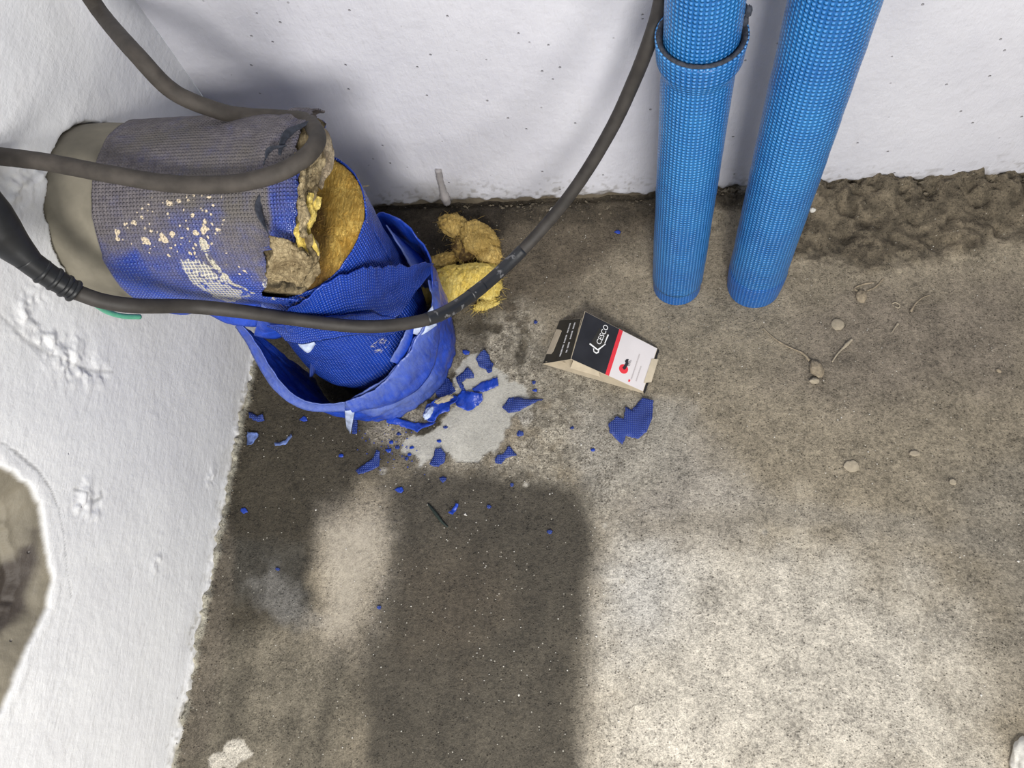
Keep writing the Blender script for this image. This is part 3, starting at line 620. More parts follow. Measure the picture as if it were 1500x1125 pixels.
# ------------------------------------------------------------------ cables
def lx(px, py, o_): return pl(px, py, 0, XW + o_)
P = [lx(-60, 262, .05), lx(0, 340, .052), lx(60, 398, .064), lx(112, 428, .082), lx(150, 441, .10), lx(200, 448, .125), fl(280, 449, .445), fl(360, 457, .41), fl(440, 469, .36), fl(520, 478, .335), fl(580, 476, .31),
     fl(640, 463, .28), fl(690, 433, .25), fl(740, 391, .24), fl(790, 340, .26), fl(845, 272, .32), fl(895, 190, .40), fl(930, 115, .47), fl(955, 50, .53), pl(968, 2, 1, .735), pl(978, -70, 1, .76), pl(985, -200, 1, .78)]
CO = tuple(P[10] * [1, 1, 0])
cable = empty('power_cable', P[3] * [1, 1, 0], 'long dark grey cable crossing in front of the torn pipe with black plug', 'cable'); CO = tuple(P[3] * [1, 1, 0])
tube('cord', P[3:], .0088, M_rubber, cable, n=200, seg=18, bump=.02, org=CO)
full = cr(P[3:], 400)
def sub(a, b):   # piece of the cord between two pixel columns
    pr = np.array([(R.T @ (p - C)) for p in full]); pxs = 750 + F * pr[:, 0] / pr[:, 2]; return full[(pxs > a) & (pxs < b)]
tube('tape_wrap', sub(622, 768)[::6], .0093, M_tape, cable, n=60, seg=18, org=CO, label='black tape wrapped round the cable, scuffed')
tube('tape_wrap', sub(688, 708), .0096, M_tape, cable, n=10, seg=18, org=CO)
pg = [P[0], P[1], P[2], P[3]]
tube('plug_body', [P[0], P[1], lx(46, 385, .062)], [.020, .023, .024, .022, .017, .0125], M_black, cable, n=50, seg=24, org=CO, label='black moulded plug body')
tube('strain_relief', [lx(36, 378, .060), lx(75, 406, .068), lx(112, 428, .082)], [.0130, .0130, .0128, .0125, .0118, .0112], M_black, cable, n=40, seg=24, org=CO)
for (px, py, zz, r_) in ((62, 398, .065, .0140), (80, 409, .070, .0138), (96, 419, .076, .0135), (108, 426, .081, .0132)):
    c = lx(px, py, zz); tube('ridge', [c - (P[3] - P[2]) * .06, c, c + (P[3] - P[2]) * .06], [r_ * .93, r_, r_, r_ * .93], M_black, cable, n=10, seg=24, org=CO)
# green wire end
p0 = fl(150, 452, .40); p0[0] = max(p0[0], XW + .01)
gp = [lx(140, 446, .075), lx(158, 457, .065), lx(180, 463, .065), lx(205, 464, .07)]
tube('green_wire', gp, .0033, M_green, None, n=30, seg=10, label='short green wire end hanging under the black plug', cat='wire')
# cable looped over the thick pipe
LP = [pl(115, -30, 0, -.64), pl(150, 22, 0, -.635), fl(200, 80, .62), fl(255, 135, .58), fl(322, 163, .545), fl(360, 170, .525), fl(410, 173, .515), fl(447, 177, .525), fl(464, 196, .545), fl(460, 216, .558), fl(437, 238, .562), fl(400, 256, .564),
      fl(350, 268, .564), fl(300, 271, .565), fl(240, 268, .568), fl(160, 255, .585), fl(70, 238, .60), fl(0, 229, .615), fl(-60, 222, .63)]
tube('looped_cable', LP, .0098, M_rubber_dust, None, n=190, seg=18, bump=.03, label='dusty grey-brown cable looped over the top of the thick pipe', cat='cable')

# ------------------------------------------------------------------ slim blue pipes
def slim(name, cx, cy, r, zseam, label):
    root = empty(name, (cx, cy, 0), label, 'pipe'); n = 96; A = np.linspace(0, 2 * np.pi, n, endpoint=False)
    def seg_(nm, prof, mat, lab=None, nz=.0006, sd=0, th_=0):
        V = []; uv = []
        zz = np.array([p[0] for p in prof]); rr = np.array([p[1] for p in prof]); Z = np.linspace(zz[0], zz[-1], max(6, int((zz[-1] - zz[0]) / .008)))
        Z = np.unique(np.r_[Z, zz])
        for z_ in Z:
            q = np.interp(z_, zz, rr) + nz * 2 * fbm(np.cos(A) * .04 + 1, np.full(n, z_) + np.sin(A) * .04, .03, 3, sd)
            V.append(np.c_[q * np.cos(A), q * np.sin(A), np.full(n, z_)]); uv.append(np.c_[A * .0410, np.full(n, z_)])
        o = link(nm, mesh(nm, np.vstack(V), gridfaces(len(Z), n, True), np.vstack(uv)), mat, root, label=lab)
        if th_: solid(o, th_, 1)
        return o
    return root, seg_
LX, LY, LR = .0735, .681, .0395
r1, sg = slim('blue_pipe', LX, LY, LR, .5, 'left slim blue upright pipe with an overlapping jacket joint near the top')
sg('lower_jacket', [(.03, LR), (.497, LR), (.503, LR + .0005), (.518, LR + .0062), (.548, LR + .0085)], M_pipe, None, .0006, 3, .0028)
sg('jacket_end', [(0, LR + .0008), (.045, LR + .0010), (.05, LR + .0004)], M_pipe_end, 'darker smooth foot of the jacket', .0005, 5)
sg('upper_jacket', [(.50, LR + .0015), (.56, LR + .0022), (.9, LR + .0025), (1.6, LR + .0025)], M_pipe, None, .0006, 7)
# ragged dark foam ring in the joint
n = 180; A = np.linspace(0, 2 * np.pi, n, endpoint=False); V = []
for k_, (rr, zz) in enumerate([(LR + .0092, .546), (LR + .0096, .5495), (LR + .0075, .5515), (LR + .0050, .5500), (LR + .0030, .546), (LR + .0024, .540)]):
    j = fbm(np.cos(A) * 2, np.sin(A) * 2 + k_, .12, 3, 400 + k_)
    V.append(np.c_[(rr + .0016 * j) * np.cos(A), (rr + .0016 * j) * np.sin(A), zz + .0035 * j])
link('foam_ring', mesh('foam_ring', np.vstack(V), gridfaces(6, n, True)), M_foam, r1, label='ragged dark foam edge in the joint')
for (a, dz) in ((8, .004), (20, .012), (-4, .026)):
    a = math.radians(a); blob('foam_shred', (LX + (LR + .006) * math.cos(a), LY + (LR + .006) * math.sin(a), .552 + dz), (.004, .004, .007), M_foam, r1, int(dz * 900), .4, 12, 8, org=(LX, LY, 0))
RX, RY, RRd = .2025, .677, .0455
r2, sg = slim('blue_pipe', RX, RY, RRd, .5, 'right slim blue upright pipe with one continuous jacket')
sg('jacket', [(.05, RRd), (.3, RRd + .0005), (1.6, RRd)], M_pipe, None, .0009, 11)
sg('jacket_end', [(0, RRd - .0012), (.02, RRd + .0002), (.058, RRd + .0012), (.064, RRd + .0003)], M_pipe_end, 'darker smooth foot of the jacket', .0006, 13)

# ------------------------------------------------------------------ folded cardboard box
hz = .050
A_, D_ = fl(856.7, 456, hz), fl(836, 526, hz); L1, L2 = fl(820, 469, .001), fl(795.3, 533, .001); R1, R2 = fl(963, 513, .001), fl(942, 576, .001)
BO = tuple(((L1 + R1 + L2 + R2) / 4) * [1, 1, 0])
box = empty('card_box', BO, 'small folded open-ended card box lying on the floor, black, red and white print', 'box')
def panel(nm, a, b, c, d, th_, mat, parent=box, lab=None, nu=2):
    """quad a-b-c-d with thickness toward its normal"""
    a, b, c, d = [np.asarray(q, float) for q in (a, b, c, d)]
    N = np.cross(b - a, d - a); N /= np.linalg.norm(N)
    if N[2] < 0: N = -N
    V = [a, b, c, d] + [q - N * th_ for q in (a, b, c, d)]
    f = [[0, 1, 2, 3], [7, 6, 5, 4], [0, 4, 5, 1], [1, 5, 6, 2], [2, 6, 7, 3], [3, 7, 4, 0]]
    return link(nm, mesh(nm, V, f, smooth=False, org=BO), mat, parent, label=lab), N
top, NT_ = panel('top_panel', A_, R1 + [0, 0, .007], R2 + [0, 0, .007], D_, .0007, M_card, lab='sloping top panel')
AL = fl(851.5, 466.5, .044)
left_, NL = panel('left_panel', L1, AL, D_ - [0, 0, .001], L2, .0007, M_card, lab='sloping charcoal panel')
base, _ = panel('base_panel', L1, R1, R2, L2, .0008, M_card, lab='plain card base')
B_, C_ = R1 + [0, 0, .007], R2 + [0, 0, .007]
side, _ = panel('side_panel', B_ - [0, 0, .0005], R1 + [.003, -.001, 0], R2 + [.003, -.001, 0], C_ - [0, 0, .0005], .0006, M_cardblack, lab='narrow black side')
def on(P00, P10, P11, P01, N, u, v, lift): return (P00 * (1 - u) + P10 * u) * (1 - v) + (P01 * (1 - u) + P11 * u) * v + N * lift
def onT(u, v, l=.0003): return on(A_, B_, C_, D_, NT_, u, v, l)
def onL(u, v, l=.0003): return on(L1, AL, D_ - [0, 0, .001], L2, NL, u, v, l)
def decal(nm, fn, pts, mat, parent, lift=.0003, th_=.0002, lab=None):
    V = [fn(u, v, lift) for u, v in pts]; n_ = len(V); V += [fn(u, v, lift - th_) for u, v in pts]
    f = [list(range(n_)), list(range(2 * n_ - 1, n_ - 1, -1))] + [[i, (i + 1) % n_, n_ + (i + 1) % n_, n_ + i] for i in range(n_)]
    me = mesh(nm, V, f, smooth=False, org=BO); bm = bmesh.new(); bm.from_mesh(me); bmesh.ops.recalc_face_normals(bm, faces=bm.faces); bm.to_mesh(me); bm.free()
    return link(nm, me, mat, parent, label=lab)
e = .006
decal('black_print', onT, [(e, e), (.475, e), (.475, 1 - e), (e, 1 - e)], M_cardblack, top, lab='black half of the print')
decal('red_stripe', onT, [(.475, e), (.525, e), (.525, 1 - e), (.475, 1 - e)], M_red, top, .00032)
decal('white_print', onT, [(.525, e), (1 - e, e), (1 - e, .30), (1 - e, .30), (1 - e, .86), (1 - e, 1 - e), (.525, 1 - e)], M_cardwhite, top, lab='white half of the print')
decal('card_tab', onT, [(.97, .27), (1.05, .22), (1.06, .74), (.97, .83)], M_card, top, .0014, .0006)
decal('charcoal_print', onL, [(e, e), (1 - e, e), (1 - e, 1 - e), (e, 1 - e)], M_cardbrown, left_)
decal('card_tab', onL, [(.03, .22), (.22, .24), (.30, .27), (.25, .74), (.20, .80), (.0, .78)], M_card, left_, .0012, .0006)
def ell(cu, cv, ru, rv, n_=24): return [(cu + ru * math.cos(2 * math.pi * i / n_), cv + rv * math.sin(2 * math.pi * i / n_)) for i in range(n_)]
asp = np.linalg.norm(D_ - A_) / np.linalg.norm(B_ - A_)
decal('red_disc', onT, ell(.675, .735, .060, .095), M_red, top, .0006)
bug = [(.655, .72), (.668, .66), (.675, .60), (.66, .57), (.672, .52), (.70, .50), (.70, .55), (.715, .60), (.705, .66), (.70, .72), (.682, .75)]
decal('insect_print', onT, bug, M_cardblack, top, .0009)
for q in range(5): decal('insect_leg', onT, [(.70, .60 - .02 * q + .04), (.738, .56 - .03 * q + .05), (.739, .565 - .03 * q + .05), (.70, .608 - .02 * q + .04)], M_cardblack, top, .0009)
# logo: dark badge, white arc, lettering read upwards
decal('logo_badge', onT, [(.235, .18), (.375, .20), (.36, .44), (.27, .64), (.19, .60), (.19, .48)], M_cardbrown, top, .0005)
def letters(nm, s, fn, u0, v0, du, dv, size, mat, parent, lift=.0009):
    """text laid on a panel: reading direction (du,dv), glyph size in panel-height units"""
    cu = bpy.data.curves.new(nm, 'FONT'); cu.body = s; cu.size = 1.0; cu.extrude = 0; cu.resolution_u = 3
    o = bpy.data.objects.new(nm, cu); sc.collection.objects.link(o)
    dg_ = bpy.context.evaluated_depsgraph_get(); me = bpy.data.meshes.new_from_object(o.evaluated_get(dg_)); sc.collection.objects.unlink(o); bpy.data.objects.remove(o)
    lu = np.linalg.norm(B_ - A_); lv = np.linalg.norm(D_ - A_)
    d_ = np.array([du, dv]); d_ /= np.linalg.norm(d_); pr = np.array([d_[1], -d_[0]])      # up direction of glyphs, in metres on panel
    for v in me.vertices:
        a, b = v.co.x * size, v.co.y * size; m_ = d_ * a - pr * b * -1 * 1
        w_ = fn(u0 + m_[0] / lu, v0 + m_[1] / lv, lift); v.co = Vector(w_ - np.array(BO))
    me.materials.clear(); o = link(nm, me, mat, parent); return o
letters('logo_lettering', 'CESCO', onT, .305, .50, .12, -1, .0125, M_ink, top)
for pts in ([(.175, .545), (.29, .59), (.36, .42), (.368, .43), (.305, .605), (.29, .618), (.17, .575)], [(.23, .62), (.25, .68), (.29, .69), (.315, .65), (.31, .56), (.302, .56), (.30, .64), (.285, .665), (.255, .66), (.243, .61)], [(.355, .22), (.372, .22), (.357, .42), (.347, .42)]):
    decal('logo_stroke', onT, pts, M_ink, top, .0008)
g = np.random.default_rng(5)
def rows(fn, u, v0, v1, w_, mat, parent, nm, bl=.022, gap=.016, slant=0., gaps=()):
    v = v0
    while v < v1:
        b = bl * g.uniform(.6, 1.2)
        if not any(a < v < c for a, c in gaps):
            uu = u + slant * (v - v0); decal(nm, fn, [(uu, v), (uu + w_, v), (uu + w_ * .8, v + b), (uu, v + b)], mat, parent, .0008)
        v += b + gap
rows(onT, .80, .30, .86, .018, M_greyink, top, 'small_print', .010, .010)
rows(onT, .865, .52, .86, .018, M_greyink, top, 'small_print', .012, .013)
decal('small_mark', onT, [(.775, .89), (.80, .885), (.80, .93), (.778, .94)], M_red, top, .0008)
rows(onL, .55, .10, .88, .055, M_ink, left_, 'text_line', .022, .012, 0, ((.32, .36), (.55, .60)))
rows(onL, .75, .10, .82, .055, M_ink, left_, 'text_line', .022, .012, 0, ((.25, .30), (.50, .54), (.72, .75)))
inf, _ = panel('inner_flap', L2 * .72 + R2 * .28 + [0, .006, .002], L2 * .42 + R2 * .58 + [0, .006, .002], L2 * .45 + R2 * .55 + [0, .022, .009], L2 * .68 + R2 * .32 + [0, .022, .011], .0007, M_card)
panel('inner_flap', L2 * .97 + R2 * .03 + [0, .003, .006], L2 * .72 + A_ * 0 + D_ * .28 + [.01, .003, 0], L2 * .70 + D_ * .30 + [.024, .002, -.010], L2 * .8 + R2 * .2 + [0, .012, .008], .0006, M_card)

# ------------------------------------------------------------------ glass wool lumps by the wall
def wool_thing(name, label, pieces, mat, fib, seed):
    c0 = np.mean([p[0] for p in pieces], axis=0) * [1, 1, 0]; root = empty(name, c0, label, 'insulation'); P_ = []
    for i, (c, ax, rot, tilt, amp, dt) in enumerate(pieces):
        o = blob('wool_lump', c, ax, mat, root, seed + i * 3, amp, 70, 44, rot, tilt, dirt_shade=lambda p, n, dt=dt: n * 1.3 + dt, org=c0, fr=.45); P_.append(pts_of(o, c0))
    loose_fibres('wool_fibres', np.vstack(P_), fib, .014, mat, root, seed=seed, up=.7, org=c0); return root
wool_thing('wool_chunk', 'curled brownish-yellow glass wool lump against the back wall foot', [
    (fl(668, 332, .030), (.034, .022, .014), -.35, .2, .20, .25), (fl(703, 352, .030), (.040, .030, .022), -.75, .25, .16, .05), (fl(680, 362, .018), (.022, .036, .018), .3, .1, .2, .75),
    (fl(648, 384, .020), (.030, .015, .016), .45, .1, .25, .3), (fl(716, 372, .022), (.026, .022, .018), -.9, .1, .15, .0)], M_brownwool, 900, 51)
wool_thing('wool_chunk', 'bright straw-yellow glass wool lump beside the torn blue sleeve', [
    (fl(655, 425, .022), (.044, .036, .022), .2, .0, .14, .0), (fl(695, 405, .026), (.048, .026, .020), .15, .1, .16, .1), (fl(712, 418, .018), (.026, .028, .016), .5, .1, .2, .0),
    (fl(662, 405, .024), (.040, .020, .018), .25, .1, .2, .25), (fl(712, 446, .006), (.022, .010, .006), .35, .0, .35, -.1)], M_straw, 1300, 71)

# ------------------------------------------------------------------ blue scraps
def scrap(name, px, label, group=None, mat=M_scrap, lift=.004, curl=.006, seed=0, th_=.0012, rot=0., extra=None, cat='scrap', step=.0035):
    P_ = np.array([fl(a, b, lift)[:2] for a, b in px]); c = P_.mean(0)
    bm = bmesh.new(); Q = []
    for i in range(len(P_)):
        a, b = P_[i], P_[(i + 1) % len(P_)]; k_ = max(1, int(np.linalg.norm(b - a) / step))
        for j in range(k_):
            q = a + (b - a) * j / k_; Q.append(q + (rng.normal(0, step * .16, 2) if j else 0))
    vs = [bm.verts.new((q[0] - c[0], q[1] - c[1], 0)) for q in Q]; f = bm.faces.new(vs); bmesh.ops.triangulate(bm, faces=[f])
    for _ in range(2):
        ed = [e_ for e_ in bm.edges if e_.calc_length() > step * 1.6 and not e_.is_boundary]
        if ed: bmesh.ops.subdivide_edges(bm, edges=ed, cuts=1, use_grid_fill=False); bmesh.ops.triangulate(bm, faces=bm.faces[:])
    sz = np.abs(P_ - c).max(); g_ = np.random.default_rng(seed + 900); ang = g_.uniform(0, 3.14); 
    for v in bm.verts:
        u = v.co.x * math.cos(ang) + v.co.y * math.sin(ang); w_ = float(fbm(v.co.x + c[0], v.co.y + c[1], max(.006, sz * .7), 3, seed))
        v.co.z = curl * (u / sz) ** 2 + curl * 1.3 * (w_ + .25)
    mn = min(v.co.z for v in bm.verts); me = bpy.data.meshes.new(name)
    fz = float(.004 * fbm(np.array([c[0]]), np.array([c[1]]), .22, 4, 9)[0]); 
    for v in bm.verts: v.co.z += -mn + .0005
    bmesh.ops.recalc_face_normals(bm, faces=bm.faces); bm.to_mesh(me); bm.free()
    uv = me.uv_layers.new(name='uv')
    for l in me.loops: p = me.vertices[l.vertex_index].co; uv.data[l.index].uv = (p.x, p.y)
    for p in me.polygons: p.use_smooth = True
    o = link(name, me, mat, None, label=label, cat=cat, group=group); o.location = (c[0], c[1], fz + .0014); solid(o, th_, 0); return o
def z4(pts): return [(480 + a / 4.6875, 490 + b / 4.6875) for a, b in pts]
def z3(pts): return [(320 + a / 3.125, 380 + b / 3.125) for a, b in pts]
def zb(pts): return [(560 + a / 3.409, 560 + b / 3.409) for a, b in pts]
G = 'larger torn blue jacket scraps on the floor'
scrap('jacket_scrap', z4([(1015, 165), (1075, 105), (1105, 130), (1110, 165), (1135, 190), (1125, 255), (1100, 255), (1085, 230), (1040, 215)]), 'dark blue folded scrap at the top of the pale powder patch', G, lift=.01, curl=.010, seed=1)
scrap('jacket_scrap', z4([(875, 290), (960, 220), (1000, 265), (1000, 290), (950, 295), (915, 320), (950, 385), (915, 380), (890, 330)]), 'hooked blue scrap on upper left edge of pale powder', G, lift=.008, seed=2)
scrap('jacket_scrap', z4([(990, 370), (1050, 320), (1165, 295), (1172, 350), (1060, 385), (1010, 395)]), 'flat rectangular blue strip lying across the pale powder', G, mat=M_sheet, lift=.008, seed=3)
scrap('jacket_scrap', z4([(885, 400), (920, 370), (990, 390), (1060, 405), (1062, 440), (1000, 490), (960, 518), (890, 490), (865, 450)]), 'wide smooth dark blue scrap at the centre of the pile', G, mat=M_sheet, lift=.012, curl=.012, seed=4)
scrap('jacket_scrap', z4([(700, 330), (740, 275), (825, 290), (885, 390), (800, 420), (745, 415)]), 'embossed blue scrap touching the right foot of the torn sleeve', G, lift=.014, curl=.012, seed=5)
cr_ = scrap('jacket_scrap', z4([(655, 560), (680, 490), (740, 440), (850, 405), (890, 420), (885, 450), (835, 480), (835, 520), (760, 540), (720, 590), (680, 585)]), 'crumpled blue scrap smeared with cream plaster, in front of sleeve', G, mat=M_sheet, lift=.014, curl=.016, seed=6)
blob('plaster_smear', fl(480 + 800 / 4.6875, 490 + 445 / 4.6875, .022) , (.016, .005, .004), M_mudpale, cr_, 91, .5, 30, 16, rot=.35, org=tuple(cr_.location))
blob('plaster_smear', fl(480 + 690 / 4.6875, 490 + 540 / 4.6875, .020) , (.006, .012, .004), M_paleflap, cr_, 92, .5, 30, 16, rot=-.4, org=tuple(cr_.location))
scrap('jacket_scrap', z4([(395, 560), (430, 550), (510, 580), (600, 600), (740, 600), (700, 625), (640, 640), (610, 665), (560, 640), (470, 615), (400, 600)]), 'long rolled blue shred in front of the sleeve', G, mat=M_sheet, lift=.010, curl=.012, seed=7)
scrap('jacket_scrap', z4([(1195, 495), (1215, 470), (1240, 425), (1300, 425), (1360, 440), (1480, 435), (1400, 475), (1320, 520), (1240, 535)]), 'pointed triangular blue scrap right of the pale powder', G, lift=.008, seed=8, curl=.008)
scrap('jacket_scrap', z4([(1145, 855), (1165, 825), (1205, 815), (1245, 760), (1270, 790), (1300, 825), (1260, 830), (1220, 845), (1190, 885), (1150, 880)]), 'bone-shaped blue scrap below right of the pale powder', G, lift=.006, seed=9)
scrap('jacket_scrap', z4([(700, 890), (720, 840), (740, 780), (780, 780), (810, 820), (800, 870), (760, 905), (715, 900)]), 'rounded dark blue scrap at the lower edge of pale powder', G, lift=.006, seed=10)
s11 = scrap('jacket_scrap', z4([(190, 935), (310, 845), (340, 795), (362, 810), (350, 900), (290, 935), (215, 962)]), 'ribbed triangular blue scrap left of the pale powder', G, lift=.006, seed=11)
scrap('jacket_scrap', zb([(1130, 210), (1170, 170), (1205, 185), (1215, 120), (1245, 135), (1300, 75), (1355, 95), (1345, 190), (1320, 250), (1280, 280), (1215, 265), (1200, 308), (1135, 255)]), 'largest ragged blue scrap, lying just below the card box', G, lift=.006, curl=.008, seed=12)
scrap('jacket_scrap', z3([(136, 700), (155, 700), (180, 718), (208, 712), (212, 738), (180, 744), (145, 728)]), 'curved blue scrap near the left wall', G, seed=13)
scrap('jacket_scrap', z3([(140, 795), (180, 795), (182, 812), (155, 850), (130, 850)]), 'pale blue four-sided scrap at the foot of left wall', G, mat=M_palescrap, seed=14)
scrap('jacket_scrap', z3([(262, 845), (300, 832), (345, 808), (348, 820), (305, 848), (266, 858)]), 'curled pale blue strip left of the dark stain', G, mat=M_palescrap, seed=15, curl=.008)
scrap('jacket_scrap', z3([(612, 695), (636, 690), (634, 798), (612, 798)]), 'narrow upright blue strip under the sleeve front', G, seed=16)
scrap('jacket_scrap', [(658, 752), (668, 738), (673, 740), (664, 754)], 'thin bright blue sliver on the dark stain', G, mat=M_sheet, seed=17)
SM = 'small blue jacket crumbs on the floor'; k_ = 0
smalls = {(586, 718): 'small blue crumb at the upper left corner of the dark stain', (649, 702): 'small blue crumb just below the pale powder patch', (500, 668): 'small blue crumb left of ribbed triangular scrap', (782, 560): 'small blue crumb above the pointed triangular scrap',
          (784, 572): 'tiny blue shaving touching the pointed triangular scrap', (762, 636): 'small blue crumb right of powder, below the triangular scrap', (682, 516): 'small blue crumb beside the top of the pale powder', (653, 626): 'blue crumb in the middle of the pale powder',
          (643, 646): 'lower blue crumb on the pale powder', (806, 779): 'bright blue crumb at right of the dark stain', (905, 340): 'lone blue crumb near back wall left of slim pipe', (784, 472): 'lone blue crumb left of the card box',
          (570, 660): 'small dark blue crumb right of the ribbed scrap', (582, 656): 'blue crumb in cluster by the rolled shred', (574, 648): 'upper blue crumb of the cluster by the shred', (584, 636): 'blue sliver just below the rolled shred',
          (600, 666): 'blue crumb on the left rim of the powder', (596, 672): 'lowest blue crumb on the left rim of powder', (445, 614): 'star-shaped blue crumb below the sleeve front', (838, 627): 'tiny blue crumb below the card box',
          (358, 748): 'lone blue crumb by left wall, beside brown floor', (407, 834): 'dark blue crumb left of the light dry patch', (868, 659): 'dark thin blue crumb left below the largest scrap', (716, 742): 'faint dark blue crumb on the damp stain',
          (560, 608): 'small blue crumb under the rolled shred tip', (750, 552 + 158): 'dull blue crumb at the stain upper edge', (603, 656): 'thin blue sliver on the powder left end', (556, 890): 'pale blue crumb right of the light dry patch'}
for (px, py), lb in smalls.items():
    k_ += 1; r_ = {586: 7, 649: 7, 762: 7, 682: 6, 806: 5, 905: 5, 500: 5, 445: 6, 358: 6, 570: 5}.get(px, 4); g_ = np.random.default_rng(k_)
    a0 = g_.uniform(0, 6.28); n_ = 6; pts = [(px + r_ * g_.uniform(.55, 1.15) * math.cos(a0 + i * 6.283 / n_), py + r_ * .75 * g_.uniform(.55, 1.15) * math.sin(a0 + i * 6.283 / n_)) for i in range(n_)]
    scrap('jacket_crumb', pts, lb, SM, seed=100 + k_, curl=.0015, lift=.002, step=.003, mat=M_sheet if k_ % 2 else M_scrap)
# uncountable fine blue dust by the sleeve
V = []; f = []; g_ = np.random.default_rng(77)
for i in range(70):
    px, py = g_.normal(575, 22), g_.normal(655, 20); p = fl(px, py, .003); s_ = g_.uniform(.0006, .0018); k0 = len(V); a = g_.uniform(0, 6)
    for j in range(4): V.append(p + [s_ * math.cos(a + j * 1.57), s_ * .7 * math.sin(a + j * 1.57), 0])
    V.append(p + [0, 0, .0012]); f += [[k0 + j, k0 + (j + 1) % 4, k0 + 4] for j in range(4)] + [[k0 + 3, k0 + 2, k0 + 1, k0]]
link('jacket_dust', mesh('jacket_dust', V, f, smooth=False), M_sheet, kind='stuff', label='fine blue specks scattered on the floor before the sleeve', cat='dust')
# light grit, uncountable
V = []; f = []
for i in range(520):
    px, py = (g_.uniform(320, 1500), g_.uniform(330, 1120)) if i % 3 else (g_.uniform(520, 960), g_.uniform(420, 1000))
    p = fl(px, py); 
    if p[0] < XW + .015 or p[1] > YW - .02 or math.hypot(p[0] - PCX, p[1] - PCY) < .15 or (-.17 < p[0] < .05 and .46 < p[1] < .63): continue
    p[2] += .0020; s_ = g_.uniform(.0005, .0013) * (1.8 if i % 23 == 0 else 1); k0 = len(V)
    for d_ in ((1, 0, 0), (0, 1, 0), (-1, 0, 0), (0, -1, 0), (0, 0, .8), (0, 0, -1.2)): V.append(p + np.array(d_) * s_ * g_.uniform(.7, 1.2))
    f += [[k0, k0 + 1, k0 + 4], [k0 + 1, k0 + 2, k0 + 4], [k0 + 2, k0 + 3, k0 + 4], [k0 + 3, k0, k0 + 4], [k0 + 1, k0, k0 + 5], [k0 + 2, k0 + 1, k0 + 5], [k0 + 3, k0 + 2, k0 + 5], [k0, k0 + 3, k0 + 5]]
link('floor_grit', mesh('floor_grit', V, f, smooth=False), M_stone, kind='stuff', label='fine pale grit scattered over the concrete floor', cat='grit')
V = []; f = []
for i in range(900):      # crumbled mortar in the corner along both walls
    if i % 4: px_, yy = g_.uniform(-.5, .8), YW - abs(g_.normal(0, .018)) - .004; q = np.array([px_, yy, .003 + .02 * max(0, 1 - (YW - yy) / .05) * (px_ > .05)]); s_ = g_.uniform(.001, .0038) * (1.5 if px_ > .1 else 1)
    else: q = np.array([XW + abs(g_.normal(0, .006)) + .004, g_.uniform(-.15, .5), .006]); s_ = g_.uniform(.0007, .0022)
    k0 = len(V)
    for d_ in ((1, 0, 0), (0, 1, 0), (-1, 0, 0), (0, -1, 0), (0, 0, .8), (0, 0, -1)): V.append(q + np.array(d_) * s_ * g_.uniform(.6, 1.3))
    f += [[k0, k0 + 1, k0 + 4], [k0 + 1, k0 + 2, k0 + 4], [k0 + 2, k0 + 3, k0 + 4], [k0 + 3, k0, k0 + 4], [k0 + 1, k0, k0 + 5], [k0 + 2, k0 + 1, k0 + 5], [k0 + 3, k0 + 2, k0 + 5], [k0, k0 + 3, k0 + 5]]
M_crumb = plain('mortar_crumbs', (.12, .10, .072), .95, .5, 90, .001)
link('mortar_crumbs', mesh('mortar_crumbs', V, f, smooth=False), M_crumb, kind='stuff', label='crumbled brown mortar along the foot of the walls', cat='rubble')

# ------------------------------------------------------------------ dried bits on the right of the floor
def fz(px, py, h_=.003): return fl(px, py, h_)
r0 = fz(1195, 548); ro = tuple(r0 * [1, 1, 0]); rt = empty('dried_sprig', ro, 'dried sprig with long thin stalk ending in a knobbly tan head', 'debris')
tube('stalk', [fz(1117, 480), fz(1135, 496), fz(1155, 508), fz(1175, 517), fz(1186, 528)], [.0007, .0011, .0012, .0013, .0022], M_mud, rt, n=40, seg=8, bump=.3, org=ro)
blob('head', fz(1196, 540, .006), (.010, .015, .006), M_mud, rt, 21, .25, 30, 20, rot=.3, dirt_shade=None, org=ro)
blob('tip', fz(1193, 558, .005), (.008, .005, .005), M_mudpale, rt, 22, .25, 24, 16, org=ro, label='paler ragged tip')
tube('twig', [fz(1219, 530), fz(1228, 517), fz(1240, 505), fz(1248, 497)], [.0011, .0013, .0014, .003, .002], M_mudpale, None, n=30, seg=8, bump=.3, label='short pale club-ended twig right of the dried sprig', cat='debris')
blob('mortar_drop', fz(1227, 475, .002), (.0105, .0105, .0028), M_mudpale, None, 31, .12, 30, 16, label='round flat tan mortar drop above the short twig', cat='debris')
o1 = tuple(fz(1262, 430) * [1, 1, 0]); yt = empty('mud_clump', o1, 'tan mud clump with two thin arms near right slim pipe', 'debris')
blob('clump', fz(1262, 434, .004), (.009, .011, .005), M_mud, yt, 41, .25, 26, 16, org=o1)
tube('arm', [fz(1270, 426), fz(1283, 420), fz(1294, 408)], .0014, M_mud, yt, n=16, seg=8, bump=.3, org=o1)
tube('arm', [fz(1258, 428), fz(1252, 422), fz(1266, 416), fz(1280, 414)], .0014, M_mud, yt, n=16, seg=8, bump=.3, org=o1)
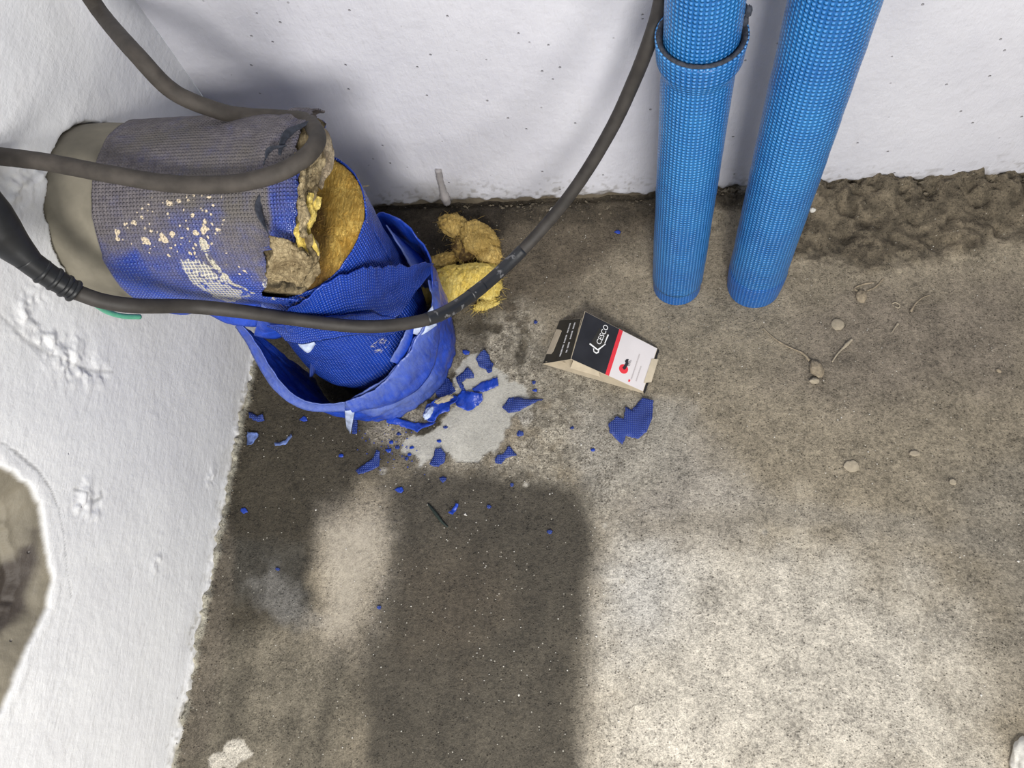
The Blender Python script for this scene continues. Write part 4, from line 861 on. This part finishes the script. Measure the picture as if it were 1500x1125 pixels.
tube('mud_ring', [fz(1307, 445), fz(1312, 443), fz(1318, 447), fz(1316, 451), fz(1311, 449)], .0010, M_mudpale, None, n=24, seg=8, bump=.3, label='tiny curled pale ring right of the mud clump', cat='debris')
tube('twig', [fz(1334, 456), fz(1342, 444), fz(1352, 436), fz(1363, 432)], [.002, .001, .0009, .0008], M_mud, None, n=24, seg=8, bump=.3, label='thin bent twig farthest right on the floor', cat='debris')
tube('twig', [fz(1306, 488), fz(1311, 480), fz(1316, 474)], [.0008, .001, .0020], M_mudpale, None, n=16, seg=8, bump=.3, label='tiny straight twig below the curled ring', cat='debris')
blob('mortar_drop', fz(1248, 683, .0015), (.0115, .0095, .0016), M_mudpale, None, 32, .2, 30, 14, label='oval flat tan mortar drop in the middle right of floor', cat='debris')
blob('mortar_drop', fz(1340, 664, .0015), (.0075, .0045, .0015), M_mudpale, None, 33, .25, 26, 12, label='small flat mortar drop right of the oval one', cat='debris')
blob('mortar_drop', fz(1396, 706, .0015), (.0048, .0048, .0015), M_mudpale, None, 34, .25, 22, 12, label='smallest round mortar drop near right edge', cat='debris')
blob('pebble', fz(1463, 543, .002), (.0042, .0028, .002), M_mud, None, 35, .15, 18, 12, rot=-.6, label='single oval tan pebble near the right edge', cat='stone')
blob('plaster_crumb', fz(810, 308, .008), (.007, .006, .005), M_stone, None, 36, .35, 24, 14, label='white plaster crumb at the back wall behind the cable', cat='debris')
blob('plaster_crumb', fl(1190, 308, .02), (.005, .0045, .004), M_stone, None, 37, .3, 20, 12, label='white plaster crumb right of the right slim pipe', cat='debris')
tube('dark_strip', [fz(627, 738, .003), fz(638, 752, .004), fz(648, 765, .004), fz(656, 772, .003)], [.0012, .0028, .0026, .0012], plain('black_leaf', (.012, .02, .016), .6), None, n=24, seg=8, bump=.3, label='thin black curled strip lying on the dark stain', cat='debris')
blob('plaster_lump', (fl(1500, 1112, .0) + [.018, -.012, .006]), (.038, .040, .022), M_stone, None, 38, .15, 60, 34, label='white plaster lump at the lower right corner of the floor', cat='debris')
